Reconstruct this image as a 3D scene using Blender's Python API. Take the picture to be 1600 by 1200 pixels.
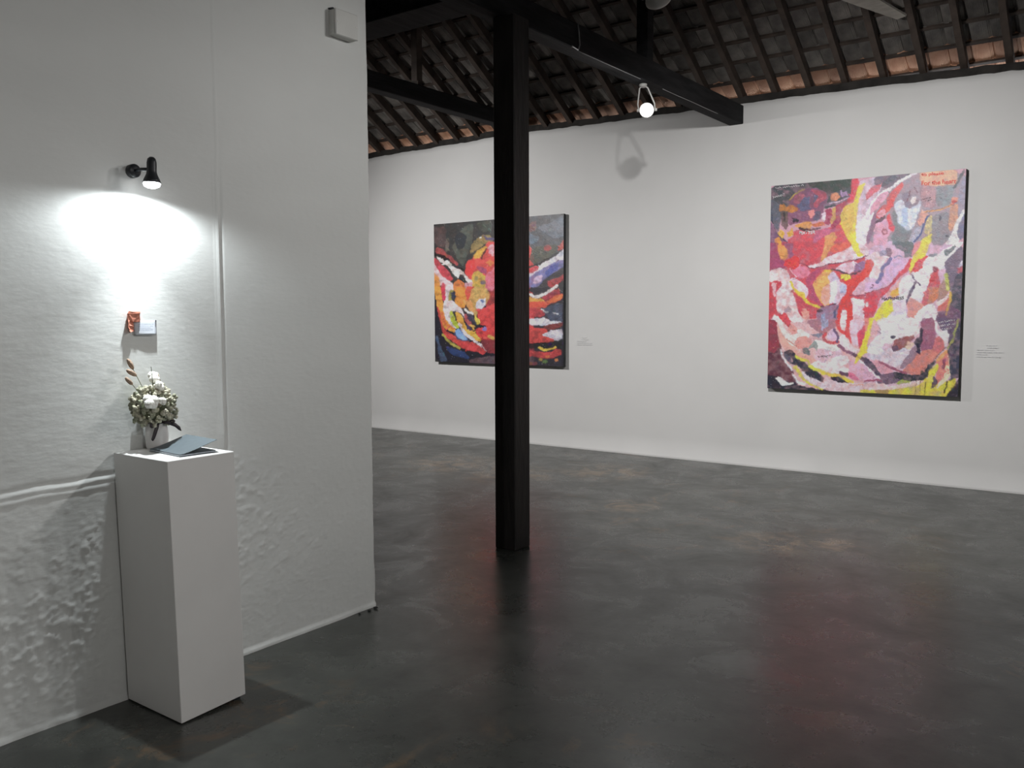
import bpy, bmesh, math, random
import numpy as np
from mathutils import Vector, Matrix, Quaternion

for o in list(bpy.data.objects): bpy.data.objects.remove(o, do_unlink=True)
S = bpy.context.scene
C = S.collection
random.seed(7)
PI = math.pi

# ------------------------------------------------------------------ camera
F, PIT, ROL, YAW, EYE = 1377.3, 0.0792, -0.0034, 0.6334, 1.5
_fw = Vector((-math.sin(YAW)*math.cos(PIT), math.cos(YAW)*math.cos(PIT), -math.sin(PIT)))
_r0 = Vector((math.cos(YAW), math.sin(YAW), 0)); _u0 = _r0.cross(_fw)
_r = _r0*math.cos(ROL)+_u0*math.sin(ROL); _u = -_r0*math.sin(ROL)+_u0*math.cos(ROL)
cam = bpy.data.cameras.new('camera'); camo = bpy.data.objects.new('camera', cam); C.objects.link(camo)
cam.sensor_width = 36; cam.lens = F/1600*36; cam.clip_start = .05
M = Matrix((_r, _u, -_fw)).transposed().to_4x4(); M.translation = (0, 0, EYE)
camo.matrix_world = M
S.camera = camo
def on(px, py, axis, val):
    """a point of the place: where the sight line meets the plane axis=val"""
    d = _fw+_r*((px-800)/F)-_u*((py-600)/F); o = Vector((0, 0, EYE))
    return o+d*((val-o[axis])/d[axis])

# ------------------------------------------------------------------ world, exposure
W = bpy.data.worlds.new('world'); S.world = W; W.use_nodes = True
W.node_tree.nodes['Background'].inputs[0].default_value = (.80, .90, 1, 1)
W.node_tree.nodes['Background'].inputs[1].default_value = 4.0
S.view_settings.view_transform = 'Standard'; S.view_settings.look = 'None'
S.view_settings.gamma = 1; S.view_settings.use_curve_mapping = False
S.view_settings.exposure = 0.0

# lamp powers (watts); the lamps themselves are built with their fixtures below
P_WALL_CORE, P_WALL_SPILL = 56, 17
P_SIDE_FILL = 88  # unseen lamps added to fill the partition and pedestal
P_PAINT_A, P_PAINT_B, P_BEAM, P_ROOM_FILL = 480, 450, 18, 560  # the last one feeds an added fill lamp, out of view

# measured planes
D, XL, YE = 8.29, -3.204, 3.176      # back wall y, partition x, partition end y
TAN = .63                            # roof pitch
ZR = 3.56                            # underside of rafters at the back wall
def zroof(y, up=0): return ZR+up+TAN*(D-y)

# ------------------------------------------------------------------ helpers
def link(name, me, m=None, parent=None):
    o = bpy.data.objects.new(name, me); C.objects.link(o)
    if m is not None: me.materials.append(m)
    if parent is not None: o.parent = parent
    return o
def empty(name, loc=(0, 0, 0)):
    o = bpy.data.objects.new(name, None); C.objects.link(o); o.location = loc; o.empty_display_size = .05
    return o
def tag(o, label=None, cat=None, group=None, kind=None):
    if label: o['label'] = label
    if cat: o['category'] = cat
    if group: o['group'] = group
    if kind: o['kind'] = kind
    return o
def mesh_of(bm, name, smooth=False):
    me = bpy.data.meshes.new(name); bm.normal_update(); bm.to_mesh(me); bm.free()
    if smooth:
        for p in me.polygons: p.use_smooth = True
    return me
def box_bm(lo, hi, bev=0, bm=None, seg=1):
    b = bmesh.new()
    bmesh.ops.create_cube(b, size=1)
    for v in b.verts:
        v.co = Vector([lo[i]+(v.co[i]+.5)*(hi[i]-lo[i]) for i in range(3)])
    if bev: bmesh.ops.bevel(b, geom=b.edges[:], offset=bev, segments=seg, affect='EDGES', profile=.6)
    return b
def box(name, lo, hi, m, parent=None, bev=0):
    return link(name, mesh_of(box_bm(lo, hi, bev), name), m, parent)
def prism_bm(pts, h, axis=Vector((0, 0, 1))):
    b = bmesh.new(); axis = Vector(axis)
    lo = [b.verts.new(p) for p in pts]; hi = [b.verts.new(Vector(p)+axis*h) for p in pts]
    b.faces.new(lo[::-1]); b.faces.new(hi)
    n = len(pts)
    for i in range(n): b.faces.new((lo[i], lo[(i+1) % n], hi[(i+1) % n], hi[i]))
    bmesh.ops.recalc_face_normals(b, faces=b.faces[:])
    return b
def tube_bm(pts, rads, n=10, cap=True, b=None):
    b = b or bmesh.new(); pts = [Vector(p) for p in pts]
    if not hasattr(rads, '__len__'): rads = [rads]*len(pts)
    rings = []; ref = None
    for i, p in enumerate(pts):
        t = (pts[min(i+1, len(pts)-1)]-pts[max(i-1, 0)]).normalized()
        if ref is None: ref = t.orthogonal().normalized()
        ref = (ref-t*ref.dot(t)).normalized(); q = t.cross(ref)
        rings.append([b.verts.new(p+(ref*math.cos(2*PI*k/n)+q*math.sin(2*PI*k/n))*rads[i]) for k in range(n)])
    for a, c in zip(rings, rings[1:]):
        for k in range(n): b.faces.new((a[k], a[(k+1) % n], c[(k+1) % n], c[k]))
    if cap: b.faces.new(rings[0][::-1]); b.faces.new(rings[-1])
    return b
def lathe_bm(prof, n=24, b=None, mat=None):
    """profile (r, z) from bottom to top, about z"""
    b = b or bmesh.new(); rings = []
    for r, z in prof:
        if r < 1e-6: rings.append([b.verts.new((0, 0, z))])
        else: rings.append([b.verts.new((r*math.cos(2*PI*k/n), r*math.sin(2*PI*k/n), z)) for k in range(n)])
    for a, c in zip(rings, rings[1:]):
        if len(a) == 1 and len(c) == 1: continue
        for k in range(n):
            k2 = (k+1) % n
            if len(a) == 1: b.faces.new((a[0], c[k2], c[k]))
            elif len(c) == 1: b.faces.new((a[k], a[k2], c[0]))
            else: b.faces.new((a[k], a[k2], c[k2], c[k]))
    if mat is not None: bmesh.ops.transform(b, matrix=mat, verts=b.verts[:])
    return b
def ball_bm(loc, r, sub=2, scale=(1, 1, 1), rot=None, noise=0, b=None):
    t = bmesh.new(); bmesh.ops.create_icosphere(t, subdivisions=sub, radius=r)
    for v in t.verts:
        k = 1+noise*(random.random()-.5)*2
        v.co = Vector((v.co.x*scale[0]*k, v.co.y*scale[1]*k, v.co.z*scale[2]*k))
        if rot is not None: v.co = rot @ v.co
        v.co += Vector(loc)
    return t

def chaikin(pts, it=1, closed=True):
    pts = np.array(pts, float)
    for _ in range(it):
        q = np.roll(pts, -1, 0) if closed else pts[1:]
        p = pts if closed else pts[:-1]
        n = np.empty((2*len(p), 2)); n[0::2] = .86*p+.14*q; n[1::2] = .14*p+.86*q
        if not closed: n = np.vstack([pts[:1], n, pts[-1:]])
        pts = n
    return pts
_rng = np.random.default_rng(3)
_tab = _rng.random((256, 256))
def vnoise(x, y, seed=0):
    x = np.asarray(x, float)+seed*17.31; y = np.asarray(y, float)+seed*9.77
    xi = np.floor(x).astype(int); yi = np.floor(y).astype(int); fx = x-xi; fy = y-yi
    fx = fx*fx*(3-2*fx); fy = fy*fy*(3-2*fy)
    g = lambda a, c: _tab[a & 255, c & 255]
    return ((g(xi, yi)*(1-fx)+g(xi+1, yi)*fx)*(1-fy)+(g(xi, yi+1)*(1-fx)+g(xi+1, yi+1)*fx)*fy)*2-1
def fbm(x, y, oct=4, seed=0, gain=.5):
    s = 0; a = 1
    for i in range(oct):
        s = s+a*vnoise(x*2**i, y*2**i, seed+i); a *= gain
    return s
def grid_mesh(name, P, smooth=True):
    """P: (rows, cols, 3) array"""
    n, m = P.shape[:2]
    me = bpy.data.meshes.new(name)
    idx = np.arange(n*m).reshape(n, m)
    q = np.stack([idx[:-1, :-1], idx[:-1, 1:], idx[1:, 1:], idx[1:, :-1]], -1).reshape(-1, 4)
    me.vertices.add(n*m); me.vertices.foreach_set('co', P.reshape(-1).astype(np.float32))
    me.loops.add(len(q)*4); me.loops.foreach_set('vertex_index', q.reshape(-1).astype(np.int32))
    me.polygons.add(len(q))
    me.polygons.foreach_set('loop_start', (np.arange(len(q))*4).astype(np.int32))
    me.polygons.foreach_set('loop_total', np.full(len(q), 4, np.int32))
    me.polygons.foreach_set('use_smooth', np.full(len(q), smooth))
    me.update(calc_edges=True); me.validate()
    return me

# ------------------------------------------------------------------ materials
def mat(name, col, rough=.6, metal=0, emit=None, es=0, var=0, vscale=8, bump=0, bscale=40, spec=.5, col2=None, detail=6, stretch=None):
    m = bpy.data.materials.new(name); m.use_nodes = True
    nt = m.node_tree; b = nt.nodes['Principled BSDF']
    b.inputs['Roughness'].default_value = rough; b.inputs['Metallic'].default_value = metal
    b.inputs['Specular IOR Level'].default_value = spec
    b.inputs['Base Color'].default_value = (*col, 1)
    tc = nt.nodes.new('ShaderNodeTexCoord'); src = tc.outputs['Object']
    if stretch:
        mp = nt.nodes.new('ShaderNodeMapping'); mp.inputs['Scale'].default_value = stretch
        nt.links.new(src, mp.inputs[0]); src = mp.outputs[0]
    if var or col2:
        n = nt.nodes.new('ShaderNodeTexNoise'); n.inputs['Scale'].default_value = vscale; n.inputs['Detail'].default_value = detail
        nt.links.new(src, n.inputs['Vector'])
        r = nt.nodes.new('ShaderNodeValToRGB')
        c2 = col2 or tuple(min(1, c*(1+var)) for c in col)
        c1 = col if col2 else tuple(c*(1-var) for c in col)
        r.color_ramp.elements[0].color = (*c1, 1); r.color_ramp.elements[1].color = (*c2, 1)
        r.color_ramp.elements[0].position = .35; r.color_ramp.elements[1].position = .65
        nt.links.new(n.outputs[0], r.inputs[0]); nt.links.new(r.outputs[0], b.inputs['Base Color'])
    if bump:
        n = nt.nodes.new('ShaderNodeTexNoise'); n.inputs['Scale'].default_value = bscale; n.inputs['Detail'].default_value = 5
        nt.links.new(src, n.inputs['Vector'])
        bp = nt.nodes.new('ShaderNodeBump'); bp.inputs['Strength'].default_value = bump; bp.inputs['Distance'].default_value = .01
        nt.links.new(n.outputs[0], bp.inputs['Height']); nt.links.new(bp.outputs[0], b.inputs['Normal'])
    if emit:
        b.inputs['Emission Color'].default_value = (*emit, 1); b.inputs['Emission Strength'].default_value = es
    return m
m_wall = mat('white_plaster', (.74, .735, .725), .75, var=.02, vscale=1.5, bump=.12, bscale=9)
m_left = mat('old_white_plaster', (.70, .71, .69), .5, var=.03, vscale=2.2, bump=.07, bscale=60, spec=.35, stretch=(1, .5, 1.3))
m_wood = mat('dark_timber', (.016, .013, .012), .55, var=.35, vscale=6, bump=.4, bscale=14, stretch=(4, 4, .6))
m_beam = mat('dark_beam_timber', (.017, .017, .018), .85, spec=.2, var=.35, vscale=5, bump=.35, bscale=12, stretch=(4, .6, 4))
m_raft = mat('sooty_rafter_timber', (.055, .040, .032), .8, var=.4, vscale=7, bump=.4, bscale=30)
m_plate = mat('wall_plate_timber', (.022, .019, .017), .85, var=.4, vscale=9, bump=.5, bscale=20)
m_plank = mat('pale_plank', (.30, .28, .25), .7, var=.15, vscale=5, stretch=(1, 5, 5))
m_ped = mat('white_painted_board', (.80, .79, .77), .45, var=.03, vscale=3, bump=.03, bscale=30)
m_black = mat('black_metal', (.02, .022, .026), .4)
m_flex = mat('grey_flex', (.30, .30, .30), .6)
m_white = mat('white_metal', (.72, .71, .68), .4, var=.03)
m_box = mat('white_plastic', (.66, .66, .63), .5, var=.03)
m_lens = mat('lit_lens', (1, 1, 1), .3, emit=(.93, .96, 1), es=14)
m_lensoff = mat('lit_wall_bulb', (1, 1, 1), .3, emit=(.93, .97, 1), es=14)
m_vase = mat('white_ceramic', (.72, .70, .68), .35)
m_cotton = mat('cotton', (.84, .82, .76), .95, bump=.5, bscale=180)
m_stat = mat('dried_flower_cream', (.55, .53, .38), .9, col2=(.68, .64, .52), vscale=60, bump=1, bscale=260)
m_stat2 = mat('dried_flower_green', (.30, .33, .22), .9, col2=(.56, .54, .42), vscale=60, bump=1, bscale=260)
m_leaf = mat('dried_stem', (.16, .17, .10), .9)
m_bunny = mat('bunny_tail', (.42, .30, .22), .95, var=.2, vscale=60, bump=.8, bscale=300)
m_ribbon = mat('dark_ribbon', (.030, .022, .024), .55)
m_paper = mat('grey_card', (.10, .125, .14), .6, var=.06, vscale=30)
m_card = mat('white_card', (.56, .59, .64), .6)
m_ink = mat('grey_ink', (.28, .32, .42), .7)
m_vinyl = mat('pale_vinyl_text', (.66, .66, .67), .7)
m_orange = mat('orange_paper', (.66, .25, .17), .6, var=.15, vscale=60)
m_canvas_side = mat('canvas_edge', (.035, .037, .04), .7, var=.3, vscale=10)
m_chip = mat('dark_plaster_chip', (.03, .03, .028), .9)
m_seam = mat('seam_paint', (.70, .70, .68), .6)
m_tred = mat('red_lettering', (.78, .07, .05), .5)
m_twhite = mat('white_lettering', (.80, .78, .80), .5)
m_tdark = mat('dark_lettering', (.06, .04, .06), .5)

def tile_mat(name, c1, c2, rib=.5):
    m = mat(name, c1, .85, col2=c2, vscale=5)
    nt = m.node_tree; b = nt.nodes['Principled BSDF']
    tc = nt.nodes.new('ShaderNodeTexCoord')
    wv = nt.nodes.new('ShaderNodeTexWave'); wv.inputs['Scale'].default_value = 28; wv.inputs['Distortion'].default_value = 1.5
    wv.inputs['Detail'].default_value = 2
    nt.links.new(tc.outputs['Object'], wv.inputs[0])
    bp = nt.nodes.new('ShaderNodeBump'); bp.inputs['Strength'].default_value = rib; bp.inputs['Distance'].default_value = .006
    nt.links.new(wv.outputs['Fac'], bp.inputs['Height']); nt.links.new(bp.outputs[0], b.inputs['Normal'])
    oi = nt.nodes.new('ShaderNodeObjectInfo')
    hs = nt.nodes.new('ShaderNodeHueSaturation')
    ma = nt.nodes.new('ShaderNodeMapRange'); ma.inputs['To Min'].default_value = .6; ma.inputs['To Max'].default_value = 1.4
    nt.links.new(oi.outputs['Random'], ma.inputs['Value']); nt.links.new(ma.outputs[0], hs.inputs['Value'])
    lk = b.inputs['Base Color'].links[0]; src = lk.from_socket; nt.links.remove(lk)
    nt.links.new(src, hs.inputs['Color']); nt.links.new(hs.outputs[0], b.inputs['Base Color'])
    return m
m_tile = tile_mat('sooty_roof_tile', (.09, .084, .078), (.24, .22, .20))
m_tile_lit = tile_mat('lit_terracotta_eave_tile', (.42, .20, .12), (.58, .34, .22))  # daylight at the eave painted into a brighter orange

# floor: dark polished concrete
def floor_mat():
    m = bpy.data.materials.new('polished_dark_concrete'); m.use_nodes = True
    nt = m.node_tree; N = nt.nodes; L = nt.links; b = N['Principled BSDF']
    tc = N.new('ShaderNodeTexCoord')
    def noise(sc, det=6, rough=.6, dist=0):
        n = N.new('ShaderNodeTexNoise'); n.inputs['Scale'].default_value = sc; n.inputs['Detail'].default_value = det
        n.inputs['Roughness'].default_value = rough; n.inputs['Distortion'].default_value = dist
        L.new(tc.outputs['Object'], n.inputs['Vector']); return n.outputs[0]
    def ramp(v, p0, c0, p1, c1):
        r = N.new('ShaderNodeValToRGB'); e = r.color_ramp.elements
        e[0].position = p0; e[0].color = (*c0, 1); e[1].position = p1; e[1].color = (*c1, 1)
        L.new(v, r.inputs[0]); return r.outputs[0]
    def mix(f, a, c, mode='MIX'):
        x = N.new('ShaderNodeMix'); x.data_type = 'RGBA'; x.blend_type = mode
        if isinstance(f, float): x.inputs['Factor'].default_value = f
        else: L.new(f, x.inputs['Factor'])
        L.new(a, x.inputs['A']); L.new(c, x.inputs['B']); return x.outputs['Result']
    base = ramp(noise(.9, 8, .65, .4), .3, (.027, .029, .026), .7, (.060, .063, .056))
    fine = ramp(noise(7, 8, .7), .3, (.55, .55, .55), .75, (1.45, 1.45, 1.42))
    col = mix(.75, base, fine, 'MULTIPLY')
    # worn brown stains in scattered spots
    rust = N.new('ShaderNodeRGB'); rust.outputs[0].default_value = (.13, .085, .05, 1)
    st = ramp(noise(3.2, 10, .75, .8), .55, (0, 0, 0), .66, (.9, .9, .9))
    zone = ramp(noise(.42, 2, .5), .46, (0, 0, 0), .58, (1, 1, 1))
    mk = N.new('ShaderNodeMath'); mk.operation = 'MULTIPLY'; L.new(st, mk.inputs[0]); L.new(zone, mk.inputs[1])
    col = mix(mk.outputs[0], col, rust.outputs[0])
    # brown scrapes where the screed has worn through
    geo = N.new('ShaderNodeNewGeometry'); acc = None
    for (sx_, sy_, sr_) in [(-5.7, 6.7, .65), (-4.9, 6.6, .6), (-4.2, 7.2, .55), (-3.3, 6.0, .30), (-1.96, 5.6, .38), (-1.62, 5.75, .25)]:
        dn = N.new('ShaderNodeVectorMath'); dn.operation = 'DISTANCE'; dn.inputs[1].default_value = (sx_, sy_, 0); L.new(geo.outputs['Position'], dn.inputs[0])
        mr = N.new('ShaderNodeMapRange'); mr.inputs['From Min'].default_value = sr_; mr.inputs['From Max'].default_value = sr_*.3; L.new(dn.outputs['Value'], mr.inputs['Value'])
        if acc is None: acc = mr.outputs[0]
        else:
            mx = N.new('ShaderNodeMath'); mx.operation = 'MAXIMUM'; L.new(acc, mx.inputs[0]); L.new(mr.outputs[0], mx.inputs[1]); acc = mx.outputs[0]
    sc2 = ramp(noise(4.5, 10, .75, 1.0), .46, (0, 0, 0), .58, (.95, .95, .95))
    mk2 = N.new('ShaderNodeMath'); mk2.operation = 'MULTIPLY'; L.new(sc2, mk2.inputs[0]); L.new(acc, mk2.inputs[1])
    tan_ = N.new('ShaderNodeRGB'); tan_.outputs[0].default_value = (.20, .145, .095, 1)
    col = mix(mk2.outputs[0], col, tan_.outputs[0])
    # pale scuffs
    sc = ramp(noise(1.7, 12, .8, 1.2), .66, (0, 0, 0), .74, (.5, .5, .5))
    pale = N.new('ShaderNodeRGB'); pale.outputs[0].default_value = (.12, .12, .115, 1)
    scb = N.new('ShaderNodeMath'); scb.operation = 'MULTIPLY'; L.new(sc, scb.inputs[0]); scb.inputs[1].default_value = .8
    col = mix(scb.outputs[0], col, pale.outputs[0])
    L.new(col, b.inputs['Base Color'])
    ro = ramp(noise(2.6, 8, .7, .5), .3, (.20,)*3, .75, (.42,)*3)
    L.new(ro, b.inputs['Roughness'])
    b.inputs['Specular IOR Level'].default_value = .52
    bp = N.new('ShaderNodeBump'); bp.inputs['Strength'].default_value = .16; bp.inputs['Distance'].default_value = .012
    L.new(noise(5, 8, .6), bp.inputs['Height']); L.new(bp.outputs[0], b.inputs['Normal'])
    return m
m_floor = floor_mat()

# ------------------------------------------------------------------ room shell
X0, X1, Y0 = -9.6, 3.2, -3.6
fl = box('floor', (X0-.3, Y0-.3, -.12), (X1+.3, D+.3, 0), m_floor); tag(fl, kind='structure')

# back wall with a ragged top edge under the wall plate
def wall_top(x):
    base = np.interp(x, [-9.6, -8.4, -6.4, -5.8, -4.5, -3.3, -2.5, -1.0, 3.2], [3.515, 3.527, 3.555, 3.55, 3.525, 3.515, 3.50, 3.455, 3.44])
    return base+.008*fbm(np.array([x*5.]), np.array([.5]), 3, 4)[0]
xs = np.linspace(X0-.3, X1+.3, 260); zs = np.concatenate([[0, .012, .02, .03], np.linspace(.06, 1, 50)])
P = np.zeros((len(zs), len(xs), 3)); tops = np.array([wall_top(x) for x in xs])
for i, z in enumerate(zs):
    zz = z if i < 4 else z*tops
    zc = np.full_like(xs, zz) if np.ndim(zz) == 0 else zz
    dy = .0022*fbm(xs*.8, zc*.8, 3, 2)+.0006*fbm(xs*9, zc*9, 2, 8)
    if i < 3: dy = dy-.010-.004*vnoise(xs*6, zc*0, 3)
    P[i, :, 0] = xs; P[i, :, 1] = D+.003+dy; P[i, :, 2] = zc
P = np.concatenate([P, P[-1:]+np.array([0, .12, 0])], 0)
P[-1, :, 1] = D+.13
back = P[-1:].copy(); back[..., 2] = 0; P = np.concatenate([P, back], 0)
wb = link('wall_back', grid_mesh('wall_back', P, False), m_wall); tag(wb, kind='structure')
for p_ in wb.data.polygons: p_.use_smooth = p_.index < 259*53

# partition on the left: old lumpy plaster with ridges and blisters
ys = np.concatenate([np.linspace(Y0, 1.15, 30)[:-1], np.linspace(1.15, YE-.004, 300)])
zs = np.concatenate([[0, .008, .016, .024], np.linspace(.032, 3.12, 430), np.linspace(3.2, 3.9, 8)])
YY, ZZ = np.meshgrid(ys, zs)
def sstep(a, b_, x): t = np.clip((x-a)/(b_-a), 0, 1); return t*t*(3-2*t)
h = .005*fbm(YY*1.3, ZZ*1.1, 2, 11)+.0004*fbm(YY*9, ZZ*6, 3, 12)+.0003*np.abs(fbm(YY*22+ZZ*5, ZZ*34, 3, 13))
# trowel drag marks
h += .0003*fbm(YY*7, ZZ*55+3*vnoise(YY*3, ZZ*3, 4), 2, 14)*sstep(2.3, 1.5, YY)
# blistered, flaking plaster low down
blis = fbm(YY*34, ZZ*44, 4, 21, .6)
m1 = np.exp(-(((YY-1.62)/.22)**2+((ZZ-.42)/.20)**2))*1.2+np.exp(-(((YY-1.40)/.25)**2+((ZZ-.30)/.16)**2))*.8
m2 = np.exp(-(((YY-2.30)/.28)**2+((ZZ-.80)/.16)**2))*.45+np.exp(-(((YY-2.55)/.35)**2+((ZZ-.50)/.16)**2))*.35
m3 = np.exp(-(((YY-1.70)/.10)**2+((ZZ-.66)/.07)**2))*.7
low = sstep(1.0, .6, ZZ)*.25
h += .0022*np.maximum(blis+.1, 0)*np.clip(m1+m2+m3+low, 0, 1.3)
h += .0012*np.abs(blis)*np.clip(m1+m2+low, 0, 1)
# horizontal ridge left of the pedestal
zr = .885+.008*fbm(YY*5, YY*0, 2, 31)-(1.77-YY)*.035
h += (.0034*np.exp(-((ZZ-zr)/.006)**2)-.0025*np.exp(-((ZZ-zr-.016)/.008)**2)+.0022*np.exp(-((ZZ-zr+.026)/.005)**2))*sstep(1.86, 1.74, YY)
# the plaster below the ridge stands proud
h += .003*sstep(.02, -.03, ZZ-zr)*sstep(2.0, 1.75, YY)
# vertical chased-in conduit
yc = 2.280+.004*fbm(ZZ*3, ZZ*0, 2, 41)
vert = sstep(2.20, 1.95, ZZ)*sstep(.90, 1.0, ZZ)
h += (.006*np.exp(-((YY-yc)/.005)**2)-.004*np.exp(-((YY-yc-.014)/.006)**2)+.002*np.exp(-((YY-yc+.014)/.004)**2))*vert
h += .0022*np.exp(-((YY-2.285)/.003)**2)*sstep(1.95, 2.3, ZZ)
# small nails and drips
for (yy, zz) in [(2.06, 1.49), (2.10, 1.44), (2.12, 1.33), (2.155, 1.18), (1.80, 1.64), (2.02, 1.36)]:
    h += .0018*np.exp(-(((YY-yy)/.005)**2+((ZZ-zz)/.005)**2))
# skim of plaster swept onto the floor
h += (.005+.004*vnoise(YY*9, ZZ*0, 5))*sstep(.026, .010, ZZ)
# rounded, slightly ragged end
h -= .010*sstep(YE-.020, YE-.004, YY)**2
P = np.stack([XL+h, YY, ZZ], -1)
P[:, -1, 1] += .003*fbm(zs*6, zs*0, 3, 51)+.006*np.exp(-((zs-.1)/.1)**2)
skirt = P[:, -1:].copy(); skirt[..., 0] = XL-.02; skirt[..., 1] = P[:, -1:, 1]+.004
far = skirt.copy(); far[..., 0] = XL-.20
far2 = far.copy(); far2[..., 1] = Y0
P = np.concatenate([P, skirt, far, far2], 1)
wl = link('wall_left', grid_mesh('wall_left', P), m_left); tag(wl, kind='structure')

wr = box('wall_right', (X1, Y0-.3, 0), (X1+.3, D+.0, 8.6), m_wall); tag(wr, kind='structure')
wh = box('wall_rear', (X0-.3, Y0-.3, 0), (X1, Y0, 3.6), m_wall); tag(wh, kind='structure')
wf = box('wall_far_left', (X0-.3, Y0, 0), (X0, D, 8.6), m_wall); tag(wf, kind='structure')

# ------------------------------------------------------------------ roof
ceil = empty('ceiling', (0, D, ZR)); tag(ceil, kind='structure')
def under(o):
    o.parent = ceil; o.matrix_parent_inverse = Matrix.Translation((0, -D, -ZR))
    return o
ct, st_ = math.cos(math.atan(TAN)), math.sin(math.atan(TAN))
RID = 6.0                                     # run from back wall to ridge
# rafters
def raft_mesh():
    b = bmesh.new(); y0, y1 = -.55, RID
    n = 14; prev = None
    for i in range(n+1):
        d = y0+(y1-y0)*i/n
        w = .026+.004*(random.random()-.5); s = .006*(random.random()-.5)
        ring = [b.verts.new((sx*w+s, -d, TAN*d+dz)) for sx, dz in ((-1, 0), (1, 0), (1, .10), (-1, .10))]
        if prev:
            for k in range(4): b.faces.new((prev[k], prev[(k+1) % 4], ring[(k+1) % 4], ring[k]))
        else: b.faces.new(ring)
        prev = ring
    b.faces.new(prev[::-1]); bmesh.ops.recalc_face_normals(b, faces=b.faces[:])
    return mesh_of(b, 'rafter')
rms = [raft_mesh() for _ in range(3)]
for r_ in rms: r_.materials.append(m_raft)
x = -1.09-.322*26; i = 0
while x < X1:
    if x > X0:
        o = bpy.data.objects.new('rafter', rms[i % 3]); C.objects.link(o); o.parent = ceil; o.location = (x+.012*(random.random()-.5), 0, 0)
    x += .322; i += 1
# battens
GA = .198                                     # tile gauge, measured horizontally
D0 = .02                                      # first joint inside the wall face
def place(d, up): return (-d, TAN*d+up)
for k in range(-3, 12):
    d = D0+GA*k+.026
    b = box_bm((X0, -.014, 0), (X1, .014, .022))
    o = link('batten', mesh_of(b, 'batten'), m_raft, ceil)
    o.location = (0, -d, TAN*d+.112); o.rotation_euler.x = -math.atan(TAN)
# tiles: shallow pan with an upstanding rolled lip
TW = .168
def tile_mesh(seed):
    rr = random.Random(seed); b = bmesh.new()
    prof = [(-.090, .020), (-.078, .004), (-.05, -.004), (0, -.007), (.05, -.002), (.074, .010), (.084, .024), (.092, .022)]
    Ls = .285; rows = []
    for j, t in enumerate((-.03, .5*Ls, Ls)):
        for top in (0, 1):
            pass
    lo0 = [b.verts.new((x_, -0.035, z_+.0)) for x_, z_ in prof]
    lo1 = [b.verts.new((x_, Ls-.035, z_+.022)) for x_, z_ in prof]
    hi0 = [b.verts.new((x_, -0.035, z_+.012)) for x_, z_ in prof]
    hi1 = [b.verts.new((x_, Ls-.035, z_+.034)) for x_, z_ in prof]
    for k in range(len(prof)-1):
        b.faces.new((lo0[k], lo1[k], lo1[k+1], lo0[k+1])); b.faces.new((hi0[k], hi0[k+1], hi1[k+1], hi1[k]))
        b.faces.new((lo0[k], lo0[k+1], hi0[k+1], hi0[k])); b.faces.new((lo1[k], hi1[k], hi1[k+1], lo1[k+1]))
    b.faces.new((lo0[0], hi0[0], hi1[0], lo1[0])); b.faces.new((lo0[-1], lo1[-1], hi1[-1], hi0[-1]))
    bmesh.ops.recalc_face_normals(b, faces=b.faces[:])
    return mesh_of(b, 'roof_tile')
tm_sooty = tile_mesh(1); tm_sooty.materials.append(m_tile)
tm_lit = tile_mesh(2); tm_lit.materials.append(m_tile_lit)
RX = Matrix.Rotation(-math.atan(TAN), 4, 'X')
cand = []
for k in range(-3, 12):
    for c in range(int((X1-X0)/TW)+1):
        xx = X0+TW*(c+.5)
        d = D0+GA*k                            # upper joint line of row k lies at d (lower end faces the wall side)
        # local +y of the tile runs outwards (down the slope)
        T = Matrix.Translation((xx+.012*(random.random()-.5), -d+.0, TAN*d+.128+.004*(random.random()-.5))) @ RX @ Matrix.Rotation(.03*(random.random()-.5), 4, 'Z')
        w = Vector((xx, D-d, ZR+TAN*d)); v = w-Vector((0, 0, EYE))
        zc = v.dot(_fw); px = 800+F*v.dot(_r)/zc; py = 600-F*v.dot(_u)/zc
        vis = 560 < px < 1640 and -40 < py < 260 and k >= -1
        cand.append((0 if vis else 1, zc, k, T))
cand.sort(key=lambda t: (t[0], t[1]))
rest = {False: bmesh.new(), True: bmesh.new()}
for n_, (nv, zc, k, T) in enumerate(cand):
    new = k <= 0  # eave rows get the brighter tile: daylight put into its colour
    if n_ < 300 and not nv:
        o = bpy.data.objects.new('roof_tile', tm_lit if new else tm_sooty); C.objects.link(o); o.parent = ceil; o.matrix_local = T
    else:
        t = bmesh.new(); t.from_mesh(tm_lit if new else tm_sooty); bmesh.ops.transform(t, matrix=T, verts=t.verts[:])
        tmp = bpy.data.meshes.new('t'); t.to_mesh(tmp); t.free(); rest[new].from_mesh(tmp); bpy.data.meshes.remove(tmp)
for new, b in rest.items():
    o = link('roof_tile_field', mesh_of(b, 'roof_tile_field'), m_tile_lit if new else m_tile, ceil); tag(o, kind='stuff')
# closed upper roof, out of the picture: sooty boarding up to the ridge and down the other side
d1 = D0+GA*11
def slab(name, y0, z0, y1, z1):
    b = prism_bm([(X0-.3, y0-D, z0-ZR), (X1+.3, y0-D, z0-ZR), (X1+.3, y1-D, z1-ZR), (X0-.3, y1-D, z1-ZR)], .06)
    return link(name, mesh_of(b, name), m_raft, ceil)
slab('roof_boarding', D-d1+.22, zroof(D-d1+.22, .185), D-RID, zroof(D-RID, .185))
slab('roof_boarding', D-RID, zroof(D-RID, .185), Y0-.4, 3.55)
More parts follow.
